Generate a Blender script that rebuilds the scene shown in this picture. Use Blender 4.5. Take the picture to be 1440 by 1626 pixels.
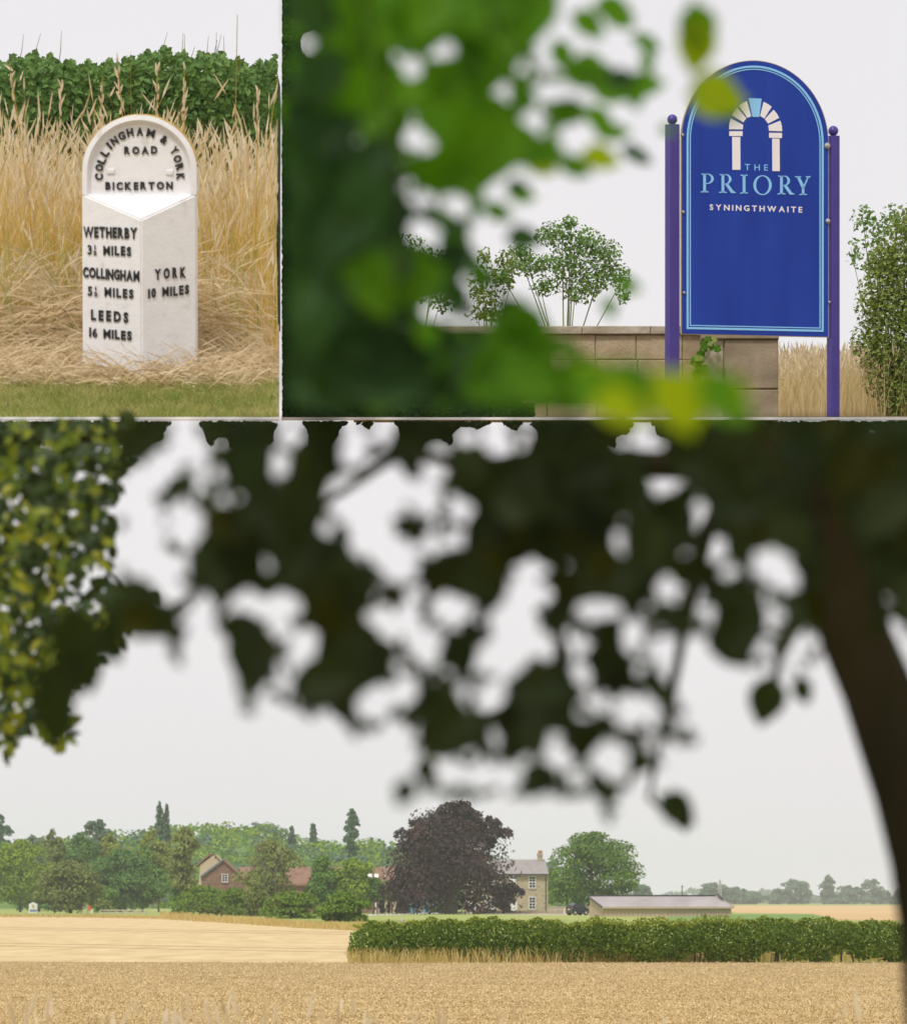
import bpy, bmesh, math, random
import numpy as np
from mathutils import Vector, Matrix

SC = bpy.context.scene
for o in list(bpy.data.objects):
    bpy.data.objects.remove(o)
rng = np.random.default_rng(11)
random.seed(11)
PI = math.pi

# ------------------------------------------------------------------ camera
F, HX, HY, EYE = 12000.0, 720.0, 1432.0, 1.6      # focal length in photo pixels, horizon row, eye height
cam_data = bpy.data.cameras.new('camera')
cam = bpy.data.objects.new('camera', cam_data)
SC.collection.objects.link(cam)
cam.location = (0, 0, EYE)
cam.rotation_euler = (math.radians(90), 0, 0)
cam_data.sensor_fit = 'HORIZONTAL'
cam_data.sensor_width = 36.0
cam_data.lens = F / 1440 * 36
cam_data.shift_y = (HY - 813) / 1440
cam_data.clip_start = 0.1
cam_data.clip_end = 20000
cam_data.dof.use_dof = True
cam_data.dof.focus_distance = 68.0
cam_data.dof.aperture_fstop = 24.0
SC.camera = cam

# ------------------------------------------------------------------ sky, sun, exposure
SUN_EL, SUN_AZ = math.radians(56), math.radians(205)     # azimuth clockwise from +Y
world = bpy.data.worlds.new('World')
SC.world = world
world.use_nodes = True
wt = world.node_tree
wt.nodes.clear()
w_out = wt.nodes.new('ShaderNodeOutputWorld')
w_mix = wt.nodes.new('ShaderNodeMixShader')
w_sky = wt.nodes.new('ShaderNodeTexSky')
w_sky.sky_type = 'NISHITA'
w_sky.sun_disc = False
w_sky.sun_elevation = SUN_EL
w_sky.sun_rotation = SUN_AZ
w_b1 = wt.nodes.new('ShaderNodeBackground')
w_b1.inputs[1].default_value = 0.1
w_b2 = wt.nodes.new('ShaderNodeBackground')
w_b2.inputs[1].default_value = 1.0
w_tc = wt.nodes.new('ShaderNodeTexCoord')
w_no = wt.nodes.new('ShaderNodeTexNoise')
w_no.inputs['Scale'].default_value = 5.0
w_no.inputs['Detail'].default_value = 4
w_cr = wt.nodes.new('ShaderNodeValToRGB')
w_cr.color_ramp.elements[0].position = 0.3
w_cr.color_ramp.elements[0].color = (0.81, 0.79, 0.82, 1)
w_cr.color_ramp.elements[1].position = 0.7
w_cr.color_ramp.elements[1].color = (0.90, 0.87, 0.885, 1)
wt.links.new(w_tc.outputs['Generated'], w_no.inputs['Vector'])
wt.links.new(w_no.outputs[0], w_cr.inputs[0])
wt.links.new(w_cr.outputs[0], w_b2.inputs[0])
wt.links.new(w_sky.outputs[0], w_b1.inputs[0])
w_mix.inputs[0].default_value = 0.95
wt.links.new(w_b1.outputs[0], w_mix.inputs[1])
wt.links.new(w_b2.outputs[0], w_mix.inputs[2])
wt.links.new(w_mix.outputs[0], w_out.inputs[0])

sun_data = bpy.data.lights.new('sun', 'SUN')
sun_data.energy = 2.4
sun_data.angle = math.radians(10)
sun_data.color = (1.0, 0.965, 0.915)
sun = bpy.data.objects.new('sun', sun_data)
SC.collection.objects.link(sun)
sd = Vector((math.sin(SUN_AZ) * math.cos(SUN_EL), math.cos(SUN_AZ) * math.cos(SUN_EL), math.sin(SUN_EL)))
sun.rotation_euler = sd.to_track_quat('Z', 'Y').to_euler()

SC.view_settings.view_transform = 'Standard'
SC.view_settings.look = 'None'
SC.view_settings.exposure = 0.0
SC.view_settings.gamma = 1.0
SC.view_settings.use_curve_mapping = False
SC.render.engine = 'CYCLES'
SC.cycles.max_bounces = 7
SC.cycles.diffuse_bounces = 3
SC.cycles.transmission_bounces = 5
SC.cycles.volume_bounces = 1
SC.cycles.use_denoising = True

# ------------------------------------------------------------------ helpers
def P(px, py, Y):
    return Vector(((px - HX) / F * Y, Y, EYE + (HY - py) / F * Y))

def GY(py):                                   # distance at which level ground shows at row py
    return EYE * F / (py - HY)

def hexc(r, g, b):
    f = lambda c: (c / 255 / 12.92) if c / 255 <= 0.04045 else ((c / 255 + 0.055) / 1.055) ** 2.4
    return (f(r), f(g), f(b))

def mat(name, cols, scale=4.0, rough=0.75, island=0.0, trans=0.0, tcol=None, bump=0.0, bscale=30.0, spec=0.3, detail=4.0, metal=0.0, stretch=None, lo=0.3, hi=0.7):
    """cols: colours of a ramp driven by object-space noise mixed with a per-piece random value."""
    m = bpy.data.materials.new(name)
    m.use_nodes = True
    nt = m.node_tree
    nt.nodes.clear()
    L = nt.links.new
    out = nt.nodes.new('ShaderNodeOutputMaterial')
    bs = nt.nodes.new('ShaderNodeBsdfPrincipled')
    bs.inputs['Roughness'].default_value = rough
    bs.inputs['Metallic'].default_value = metal
    bs.inputs['Specular IOR Level'].default_value = spec
    tc = nt.nodes.new('ShaderNodeTexCoord')
    vec = tc.outputs['Object']
    if stretch:
        mp = nt.nodes.new('ShaderNodeMapping')
        mp.inputs['Scale'].default_value = stretch
        L(vec, mp.inputs['Vector'])
        vec = mp.outputs[0]
    no = nt.nodes.new('ShaderNodeTexNoise')
    no.inputs['Scale'].default_value = scale
    no.inputs['Detail'].default_value = detail
    L(vec, no.inputs['Vector'])
    mr = nt.nodes.new('ShaderNodeMapRange')
    mr.inputs[1].default_value = lo
    mr.inputs[2].default_value = hi
    L(no.outputs[0], mr.inputs[0])
    fac = mr.outputs[0]
    if island > 0:
        ge = nt.nodes.new('ShaderNodeNewGeometry')
        mx = nt.nodes.new('ShaderNodeMix')
        mx.inputs[0].default_value = island
        L(fac, mx.inputs[2])
        L(ge.outputs['Random Per Island'], mx.inputs[3])
        fac = mx.outputs[0]
    cr = nt.nodes.new('ShaderNodeValToRGB')
    el = cr.color_ramp.elements
    n = len(cols)
    if n == 1:
        cols = [cols[0], cols[0]]
        n = 2
    while len(el) < n:
        el.new(0.5)
    for i, c in enumerate(cols):
        el[i].position = i / (n - 1)
        el[i].color = (c[0], c[1], c[2], 1)
    L(fac, cr.inputs[0])
    L(cr.outputs[0], bs.inputs['Base Color'])
    if bump > 0:
        nb = nt.nodes.new('ShaderNodeTexNoise')
        nb.inputs['Scale'].default_value = bscale
        nb.inputs['Detail'].default_value = 5
        L(vec, nb.inputs['Vector'])
        bp = nt.nodes.new('ShaderNodeBump')
        bp.inputs['Strength'].default_value = bump
        bp.inputs['Distance'].default_value = 0.02
        L(nb.outputs[0], bp.inputs['Height'])
        L(bp.outputs[0], bs.inputs['Normal'])
    if trans > 0:
        tr = nt.nodes.new('ShaderNodeBsdfTranslucent')
        if tcol:
            hm = nt.nodes.new('ShaderNodeMix')
            hm.data_type = 'RGBA'
            hm.blend_type = 'MULTIPLY'
            hm.inputs[0].default_value = 1.0
            L(cr.outputs[0], hm.inputs[6])
            hm.inputs[7].default_value = (tcol[0], tcol[1], tcol[2], 1)
            L(hm.outputs[2], tr.inputs[0])
        else:
            L(cr.outputs[0], tr.inputs[0])
        ms = nt.nodes.new('ShaderNodeMixShader')
        ms.inputs[0].default_value = trans
        L(bs.outputs[0], ms.inputs[1])
        L(tr.outputs[0], ms.inputs[2])
        L(ms.outputs[0], out.inputs[0])
    else:
        L(bs.outputs[0], out.inputs[0])
    return m

def origin_of(p):
    v = Vector((0, 0, 0))
    while p is not None:
        v += p.location
        p = p.parent
    return v

def mk(name, V, faces, m, parent=None, smooth=False, local=False, kind=None):
    """V (n,3) array; faces: list of (k,3) or (k,4) index arrays. Coordinates are world ones unless local."""
    V = np.asarray(V, dtype=np.float64).reshape(-1, 3)
    if parent is not None and not local:
        V = V - np.array(origin_of(parent))
    if isinstance(faces, np.ndarray):
        faces = [faces]
    me = bpy.data.meshes.new(name)
    faces = [np.asarray(f, dtype=np.int32) for f in faces if len(f)]
    nl = sum(f.size for f in faces)
    nf = sum(len(f) for f in faces)
    me.vertices.add(len(V))
    me.vertices.foreach_set('co', V.astype(np.float32).ravel())
    me.loops.add(nl)
    me.loops.foreach_set('vertex_index', np.concatenate([f.ravel() for f in faces]))
    tot = np.concatenate([np.full(len(f), f.shape[1], dtype=np.int32) for f in faces])
    st = np.concatenate([[0], np.cumsum(tot)[:-1]]).astype(np.int32)
    me.polygons.add(nf)
    me.polygons.foreach_set('loop_start', st)
    try:
        me.polygons.foreach_set('loop_total', tot)
    except Exception:
        pass
    me.polygons.foreach_set('use_smooth', np.full(nf, bool(smooth)))
    me.update(calc_edges=True)
    me.validate()
    me.materials.append(m)
    o = bpy.data.objects.new(name, me)
    SC.collection.objects.link(o)
    o.parent = parent
    if kind:
        o['kind'] = kind
    return o

def tag(o, label, cat, group=None, kind=None):
    if label: o['label'] = label
    if cat: o['category'] = cat
    if group: o['group'] = group
    if kind: o['kind'] = kind
    return o

def thing(name, label, cat, loc=(0, 0, 0), group=None, rot=(0, 0, 0)):
    o = bpy.data.objects.new(name, None)
    SC.collection.objects.link(o)
    o.location = loc
    o.rotation_euler = rot
    o.empty_display_size = 0.1
    return tag(o, label, cat, group)

class MB:
    """collects simple solids into one mesh"""
    def __init__(s): s.v, s.f3, s.f4, s.n = [], [], [], 0
    def add(s, V, f3=(), f4=()):
        V = np.asarray(V, float).reshape(-1, 3)
        s.v.append(V)
        if len(f3): s.f3.append(np.asarray(f3, int) + s.n)
        if len(f4): s.f4.append(np.asarray(f4, int) + s.n)
        s.n += len(V)
        return s
    def box(s, x0, x1, y0, y1, z0, z1, bev=0.0):
        if bev <= 0:
            V = [(x, y, z) for z in (z0, z1) for y in (y0, y1) for x in (x0, x1)]
            return s.add(V, f4=[(0, 2, 3, 1), (4, 5, 7, 6), (0, 1, 5, 4), (2, 6, 7, 3), (0, 4, 6, 2), (1, 3, 7, 5)])
        # front (low y) face bevelled
        V = [(x0, y1, z0), (x1, y1, z0), (x1, y1, z1), (x0, y1, z1), (x0, y0 + bev, z0), (x1, y0 + bev, z0), (x1, y0 + bev, z1), (x0, y0 + bev, z1),
             (x0 + bev, y0, z0 + bev), (x1 - bev, y0, z0 + bev), (x1 - bev, y0, z1 - bev), (x0 + bev, y0, z1 - bev)]
        return s.add(V, f4=[(0, 3, 2, 1), (0, 1, 5, 4), (1, 2, 6, 5), (2, 3, 7, 6), (3, 0, 4, 7), (4, 5, 9, 8), (5, 6, 10, 9), (6, 7, 11, 10), (7, 4, 8, 11), (8, 9, 10, 11)])
    def prism(s, poly, y0, y1):
        """poly in (x,z), extruded along y; convex or fan-able from its centroid"""
        n = len(poly)
        V = [(x, y0, z) for x, z in poly] + [(x, y1, z) for x, z in poly]
        cx = sum(p[0] for p in poly) / n; cz = sum(p[1] for p in poly) / n
        V += [(cx, y0, cz), (cx, y1, cz)]
        f4 = [(i, (i + 1) % n, n + (i + 1) % n, n + i) for i in range(n)]
        f3 = [((i + 1) % n, i, 2 * n) for i in range(n)] + [(n + i, n + (i + 1) % n, 2 * n + 1) for i in range(n)]
        return s.add(V, f3, f4)
    def tube(s, pts, rad, seg=8, cap=True):
        pts = [np.array(p, float) for p in pts]
        V = []
        up = np.array((0.13, 0.97, 0.2))
        for i, p in enumerate(pts):
            d = pts[min(i + 1, len(pts) - 1)] - pts[max(i - 1, 0)]
            d = d / (np.linalg.norm(d) + 1e-9)
            a = np.cross(d, up); a /= (np.linalg.norm(a) + 1e-9)
            b = np.cross(d, a)
            for k in range(seg):
                t = 2 * PI * k / seg
                V.append(p + rad[i] * (math.cos(t) * a + math.sin(t) * b))
        f4 = []
        for i in range(len(pts) - 1):
            for k in range(seg):
                f4.append((i * seg + k, i * seg + (k + 1) % seg, (i + 1) * seg + (k + 1) % seg, (i + 1) * seg + k))
        f3 = []
        if cap:
            n0 = len(V)
            V.append(pts[0]); V.append(pts[-1])
            e = (len(pts) - 1) * seg
            for k in range(seg):
                f3.append(((k + 1) % seg, k, n0)); f3.append((e + k, e + (k + 1) % seg, n0 + 1))
        return s.add(V, f3, f4)
    def ball(s, c, r, n=10, m=7):
        V = [(c[0] + r * math.sin(PI * j / m) * math.cos(2 * PI * i / n), c[1] + r * math.sin(PI * j / m) * math.sin(2 * PI * i / n), c[2] + r * math.cos(PI * j / m)) for j in range(m + 1) for i in range(n)]
        f4 = [(j * n + i, (j + 1) * n + i, (j + 1) * n + (i + 1) % n, j * n + (i + 1) % n) for j in range(m) for i in range(n)]
        return s.add(V, f4=f4)
    def build(s, name, m, parent=None, smooth=False, local=False, kind=None):
        fs = []
        if s.f3: fs.append(np.concatenate(s.f3))
        if s.f4: fs.append(np.concatenate(s.f4))
        return mk(name, np.concatenate(s.v), fs, m, parent, smooth, local, kind)

def nrm(a):
    return a / (np.linalg.norm(a, axis=-1, keepdims=True) + 1e-9)

def frames(axis, normal):
    """rotation matrices whose columns are side, axis, normal"""
    axis = nrm(axis)
    side = nrm(np.cross(axis, normal))
    n2 = np.cross(side, axis)
    return np.stack([side, axis, n2], axis=-1)

def scatter(TV, TF, pos, R, sc):
    """copies of a template: TV (k,3), TF (m,j)"""
    n, k = len(pos), len(TV)
    sc = np.asarray(sc, float)
    if sc.ndim == 1: sc = sc[:, None]
    V = np.einsum('nij,nkj->nki', R, TV[None] * sc[:, None, :]) + pos[:, None, :]
    Fc = TF[None] + (np.arange(n) * k)[:, None, None]
    return V.reshape(-1, 3), Fc.reshape(-1, TF.shape[1])

# leaf templates: y along the leaf, z its face normal
def ovate(segs=5, w=0.3, fold=0.10, curl=0.10):
    V, Fq = [], []
    for i in range(segs + 1):
        t = i / segs
        h = w * (math.sin(PI * t ** 0.8) ** 0.9 if 0 < t < 1 else 0.0)
        z = -curl * t * t
        V += [(-h, t, z + fold * h / w), (0, t, z), (h, t, z + fold * h / w)]
    for i in range(segs):
        a = 3 * i
        Fq += [(a, a + 1, a + 4, a + 3), (a + 1, a + 2, a + 5, a + 4)]
    return np.array(V), np.array(Fq)
LEAF_V, LEAF_F = ovate()
CARD_V = np.array([(0, -0.5, 0), (0.5, 0.0, 0.08), (0.0, 0.55, -0.05), (-0.5, 0.05, 0.08)])
CARD_F = np.array([(0, 1, 2), (0, 2, 3)])

def sphere_dirs(n):
    v = rng.normal(size=(n, 3))
    return nrm(v)

def cards(pos, nor, size, jit=0.9, hang=0.0, aspect=0.7):
    n = len(pos)
    nn = nrm(nor + jit * rng.normal(size=(n, 3)))
    ax = rng.normal(size=(n, 3))
    if hang: ax = ax * (1 - hang) + np.array((0, 0, -1.6 * hang))
    ax = nrm(ax - nn * np.sum(ax * nn, axis=1, keepdims=True))
    R = frames(ax, nn)
    s = size * (0.65 + 0.7 * rng.random(n))
    return scatter(CARD_V, CARD_F, pos, R, np.stack([s * aspect, s, s], 1))

# ------------------------------------------------------------------ materials
M = {}
M['white_paint'] = mat('white_paint', [(0.64, 0.61, 0.58), (0.75, 0.745, 0.765), (0.775, 0.77, 0.79), (0.79, 0.785, 0.805)], 16, 0.45, bump=0.10, bscale=70, spec=0.3, detail=3, lo=0.24, hi=0.6)
M['black_paint'] = mat('black_paint', [(0.012, 0.012, 0.014), (0.035, 0.033, 0.034)], 60, 0.6)
M['rust'] = mat('rusty_edge', [(0.35, 0.22, 0.05), (0.55, 0.4, 0.12)], 30)
M['sign_blue'] = mat('sign_blue', [(0.008, 0.034, 0.28), (0.010, 0.042, 0.32), (0.014, 0.050, 0.36)], 2.2, 0.45, spec=0.25, stretch=(3, 3, 0.5), detail=6)
M['post_purple'] = mat('post_purple', [(0.045, 0.026, 0.22), (0.06, 0.035, 0.27)], 5, 0.4, spec=0.5)
M['sign_cyan'] = mat('sign_light_blue', [(0.24, 0.54, 0.86), (0.26, 0.56, 0.88)], 3, 0.5)
M['sign_white'] = mat('sign_white', [(0.78, 0.74, 0.76), (0.82, 0.79, 0.80)], 3, 0.5)
M['steel'] = mat('dull_steel', [(0.35, 0.34, 0.33), (0.55, 0.53, 0.5)], 40, 0.4, metal=0.6)
M['gold_edge'] = mat('sign_edge', [(0.45, 0.33, 0.16), (0.6, 0.46, 0.26)], 20, 0.5)
M['stone'] = mat('sandstone', [(0.15, 0.115, 0.07), (0.33, 0.25, 0.15), (0.43, 0.34, 0.22), (0.27, 0.24, 0.155)], 5, 0.9, detail=9, island=0.25, bump=0.4, bscale=60)
M['pier_stone'] = mat('pier_sandstone', [(0.17, 0.13, 0.085), (0.27, 0.215, 0.145), (0.36, 0.29, 0.21)], 6, 0.9, island=0.2, bump=0.25, bscale=90, detail=8)
M['coping'] = mat('coping_stone', [(0.30, 0.25, 0.18), (0.48, 0.43, 0.34)], 8, 0.9, bump=0.5)
M['mortar'] = mat('mortar', [(0.34, 0.27, 0.18), (0.42, 0.34, 0.23)], 30, 0.95)
M['edging'] = mat('pale_edging_stone', [(0.80, 0.79, 0.78), (0.86, 0.85, 0.84)], 3, 0.8)
M['soil'] = mat('bank_soil', [(0.16, 0.11, 0.06), (0.30, 0.22, 0.12)], 6, 0.95)
M['straw_ground'] = mat('straw_ground', [(0.22, 0.15, 0.07), (0.38, 0.28, 0.15), (0.46, 0.36, 0.2)], 14, 0.95, bump=0.6)
M['stalk'] = mat('dry_grass_stalk', [(0.20, 0.24, 0.04), (0.34, 0.27, 0.05), (0.60, 0.38, 0.08), (0.68, 0.48, 0.15), (0.74, 0.59, 0.28), (0.78, 0.67, 0.42)], 1.1, 0.7, island=0.5, trans=0.35)
M['pale_stalk'] = mat('pale_dry_stalk', [(0.50, 0.40, 0.16), (0.68, 0.54, 0.28), (0.76, 0.65, 0.42)], 2, 0.7, island=0.6, trans=0.35)
M['seed'] = mat('dry_grass_seed', [(0.64, 0.50, 0.28), (0.78, 0.67, 0.47), (0.84, 0.77, 0.62)], 2.5, 0.8, island=0.6, trans=0.4)
M['thatch'] = mat('dry_thatch', [(0.32, 0.21, 0.10), (0.60, 0.45, 0.25), (0.74, 0.60, 0.38), (0.80, 0.70, 0.50)], 9, 0.8, island=0.6, trans=0.2)
M['turf'] = mat('mown_turf', [(0.13, 0.20, 0.03), (0.25, 0.31, 0.06), (0.36, 0.37, 0.11), (0.58, 0.48, 0.22)], 5, 0.8, island=0.5, trans=0.3)
M['hedge_leaf'] = mat('hedge_leaf', [(0.06, 0.13, 0.03), (0.11, 0.21, 0.045), (0.18, 0.30, 0.075)], 3, 0.6, island=0.6, trans=0.25)
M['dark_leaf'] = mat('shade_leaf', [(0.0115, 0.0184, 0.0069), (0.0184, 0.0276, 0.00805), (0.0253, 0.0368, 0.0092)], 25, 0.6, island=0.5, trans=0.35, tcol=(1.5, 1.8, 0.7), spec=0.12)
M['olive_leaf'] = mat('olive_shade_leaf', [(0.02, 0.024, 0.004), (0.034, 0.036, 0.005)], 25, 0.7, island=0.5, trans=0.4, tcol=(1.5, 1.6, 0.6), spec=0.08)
M['bright_green_leaf'] = mat('bright_green_leaf', [(0.045, 0.13, 0.006), (0.075, 0.20, 0.008), (0.12, 0.27, 0.01)], 12, 0.55, island=0.5, trans=0.55, tcol=(1.3, 1.4, 0.6), spec=0.15)  # sunlit copy of the branch leaf, light put into the green; also ivy
M['lime_leaf'] = mat('lime_leaf', [(0.22, 0.33, 0.006), (0.32, 0.42, 0.008)], 12, 0.55, island=0.5, trans=0.6, tcol=(1.4, 1.4, 0.5), spec=0.15)  # lightest branch leaves, sunlight put into the yellow-green
M['deep_leaf'] = mat('deep_green_leaf', [(0.01215, 0.0324, 0.00945), (0.02295, 0.0594, 0.0135), (0.0405, 0.0945, 0.01485)], 15, 0.55, island=0.5, trans=0.35, tcol=(1.2, 1.6, 0.7), spec=0.15)  # shaded copy of the branch leaf, shade in the colour; also shrubs
M['mid_leaf'] = mat('lit_hawthorn_leaf', [(0.06, 0.11, 0.012), (0.12, 0.18, 0.018), (0.24, 0.28, 0.025), (0.42, 0.42, 0.05)], 6, 0.5, island=0.6, trans=0.4, tcol=(1.3, 1.3, 0.7))  # sunlit copy of the bough leaf, light put into the colour
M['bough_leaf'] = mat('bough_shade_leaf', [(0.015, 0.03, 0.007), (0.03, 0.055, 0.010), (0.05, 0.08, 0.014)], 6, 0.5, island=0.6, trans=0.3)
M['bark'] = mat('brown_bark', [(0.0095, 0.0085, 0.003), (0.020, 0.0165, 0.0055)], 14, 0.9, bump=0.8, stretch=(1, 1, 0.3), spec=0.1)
M['far_bark'] = mat('grey_bark', [(0.10, 0.085, 0.06), (0.18, 0.15, 0.11)], 2, 0.9)
M['birch_bark'] = mat('birch_bark', [(0.45, 0.42, 0.38), (0.62, 0.58, 0.52)], 2, 0.8)
M['bush_leaf'] = mat('bush_leaf', [(0.10, 0.16, 0.025), (0.21, 0.28, 0.05), (0.36, 0.42, 0.12)], 4, 0.6, island=0.6, trans=0.35)
M['sapling_leaf'] = mat('sapling_leaf', [(0.092, 0.184, 0.0345), (0.1725, 0.299, 0.069), (0.2875, 0.4255, 0.138)], 6, 0.6, island=0.6, trans=0.4)
M['twig'] = mat('green_twig', [(0.16, 0.18, 0.07), (0.24, 0.24, 0.11)], 10, 0.8)
def leafm(name, a, b, c, sc=0.5, tr=0.3):
    return mat(name, [a, b, c], sc, 0.65, island=0.5, trans=tr, spec=0.2)
M['t_bright'] = leafm('bright_green_foliage', (0.1495, 0.2415, 0.0161), (0.2415, 0.3565, 0.0299), (0.3565, 0.483, 0.0575))
M['t_green'] = leafm('green_foliage', (0.084, 0.186, 0.0264), (0.15, 0.294, 0.0456), (0.252, 0.42, 0.078))
M['t_dark'] = leafm('dark_green_foliage', (0.0585, 0.143, 0.0338), (0.117, 0.234, 0.0546), (0.195, 0.338, 0.078))
M['t_olive'] = leafm('olive_foliage', (0.117, 0.1625, 0.039), (0.195, 0.247, 0.0585), (0.312, 0.351, 0.104))
M['t_yellow'] = leafm('yellowing_foliage', (0.17, 0.22, 0.035), (0.27, 0.325, 0.055), (0.39, 0.43, 0.09))
M['t_birch'] = leafm('birch_foliage', (0.16, 0.20, 0.05), (0.25, 0.29, 0.075), (0.37, 0.40, 0.12))
M['t_bush'] = leafm('field_bush_foliage', (0.085, 0.155, 0.014), (0.15, 0.245, 0.022), (0.25, 0.36, 0.045), sc=1.0)
M['t_syc'] = leafm('sycamore_foliage', (0.075, 0.15, 0.018), (0.135, 0.235, 0.03), (0.22, 0.34, 0.05))
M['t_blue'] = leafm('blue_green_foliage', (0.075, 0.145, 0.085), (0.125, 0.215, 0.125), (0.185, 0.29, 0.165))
M['t_copper'] = leafm('copper_foliage', (0.03, 0.02, 0.021), (0.066, 0.043, 0.042), (0.15, 0.086, 0.07), sc=0.35, tr=0.2)
M['t_hedge'] = leafm('field_hedge_foliage', (0.045, 0.09, 0.010), (0.10, 0.165, 0.018), (0.21, 0.28, 0.035), sc=1.2)
M['t_tip'] = leafm('hedge_tip_foliage', (0.15, 0.20, 0.02), (0.25, 0.29, 0.03), (0.34, 0.36, 0.06), sc=1.2)
M['wheat'] = mat('ripe_wheat', [(0.31, 0.22, 0.085), (0.54, 0.405, 0.185), (0.70, 0.55, 0.295), (0.80, 0.67, 0.41)], 0.35, 0.8, island=0.65, trans=0.15)
M['wheat_soil'] = mat('wheat_undergrowth', [(0.24, 0.16, 0.06), (0.38, 0.265, 0.115), (0.48, 0.345, 0.16)], 1.5, 0.9, bump=0.5)
M['stubble'] = mat('stubble_field', [(0.44, 0.31, 0.13), (0.60, 0.455, 0.225), (0.72, 0.575, 0.33)], 0.9, 0.9, stretch=(1, 0.09, 1), detail=12, lo=0.1, hi=0.85)
M['far_wheat'] = mat('far_wheat', [(0.54, 0.36, 0.16), (0.62, 0.44, 0.21)], 0.02, 0.9, stretch=(1, 0.1, 1), detail=6)
M['pasture'] = mat('dry_pasture', [(0.20, 0.28, 0.05), (0.30, 0.36, 0.08), (0.40, 0.40, 0.13)], 0.03, 0.9, stretch=(1, 0.3, 1), detail=8)
M['green_field'] = mat('green_field', [(0.13, 0.24, 0.04), (0.20, 0.30, 0.07)], 0.03, 0.9, stretch=(1, 0.3, 1))
M['track'] = mat('pale_track', [(0.55, 0.50, 0.44), (0.65, 0.60, 0.54)], 0.1, 0.9)
M['dry_far'] = mat('dry_verge_grass', [(0.38, 0.30, 0.07), (0.52, 0.40, 0.14), (0.60, 0.48, 0.22)], 0.6, 0.8, island=0.6, trans=0.2)
M['brick_red'] = mat('red_brick', [(0.15, 0.085, 0.06), (0.24, 0.14, 0.10), (0.30, 0.19, 0.15)], 1.4, 0.9, detail=9, stretch=(1, 1, 3))
M['tile_red'] = mat('pantile', [(0.20, 0.105, 0.068), (0.27, 0.155, 0.105), (0.24, 0.16, 0.115)], 0.8, 0.85, detail=8)
M['slate'] = mat('grey_slate', [(0.24, 0.215, 0.205), (0.33, 0.30, 0.285), (0.28, 0.24, 0.22)], 1.2, 0.7, detail=8, stretch=(1, 1, 2.5))
M['blue_slate'] = mat('blue_slate', [(0.13, 0.15, 0.20), (0.18, 0.2, 0.25)], 2, 0.6)
M['house_stone'] = mat('house_stone', [(0.22, 0.165, 0.105), (0.38, 0.31, 0.215), (0.47, 0.395, 0.28), (0.32, 0.26, 0.18)], 2.2, 0.9, detail=9, stretch=(1, 1, 2.2))
M['gable_cream'] = mat('cream_render', [(0.50, 0.40, 0.27), (0.56, 0.46, 0.32)], 2)
M['white_wood'] = mat('white_wood', [(0.70, 0.69, 0.68), (0.78, 0.77, 0.75)], 5, 0.5)
M['glass'] = mat('window_glass', [(0.02, 0.024, 0.03), (0.035, 0.04, 0.05)], 2, 0.12, spec=0.6)
M['clay'] = mat('chimney_clay', [(0.42, 0.16, 0.09), (0.5, 0.22, 0.13)], 5)
M['timber'] = mat('weathered_timber', [(0.36, 0.27, 0.17), (0.50, 0.39, 0.27), (0.42, 0.34, 0.25)], 1.5, 0.85, island=0.6, stretch=(3, 3, 0.3))
M['barn_roof'] = mat('barn_roof_sheet', [(0.33, 0.29, 0.28), (0.42, 0.38, 0.37)], 0.5, 0.7, stretch=(1, 0.3, 1))
M['grey_wood'] = mat('grey_fence_wood', [(0.30, 0.24, 0.18), (0.44, 0.36, 0.28)], 3, 0.85, island=0.5)
M['pale_wood'] = mat('pale_fence_wood', [(0.46, 0.38, 0.29), (0.60, 0.52, 0.42)], 3, 0.85, island=0.4)
M['brown_door'] = mat('brown_door', [(0.05, 0.026, 0.018), (0.075, 0.04, 0.028)], 2)
M['teal'] = mat('teal_paint', [(0.10, 0.33, 0.40), (0.13, 0.38, 0.45)], 2, 0.5)
M['dark_in'] = mat('dark_interior', [(0.015, 0.015, 0.017), (0.03, 0.03, 0.03)], 2)
M['iron'] = mat('black_iron', [(0.02, 0.02, 0.02), (0.05, 0.05, 0.05)], 4, 0.5)
M['red'] = mat('red_plastic', [(0.62, 0.055, 0.025), (0.7, 0.08, 0.035)], 4, 0.4)
M['car_paint'] = mat('navy_car_paint', [(0.008, 0.011, 0.022), (0.012, 0.016, 0.03)], 2, 0.2, spec=0.6)
M['car_light'] = mat('car_lamp', [(0.35, 0.02, 0.02), (0.45, 0.03, 0.03)], 2, 0.3)
M['rubber'] = mat('tyre_rubber', [(0.015, 0.015, 0.015), (0.03, 0.03, 0.03)], 5, 0.9)
M['notice_blue'] = mat('notice_blue', [(0.12, 0.17, 0.38), (0.15, 0.2, 0.42)], 3)
M['emblem_gold'] = mat('emblem_cream', [(0.45, 0.40, 0.24), (0.5, 0.45, 0.28)], 3)

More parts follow.
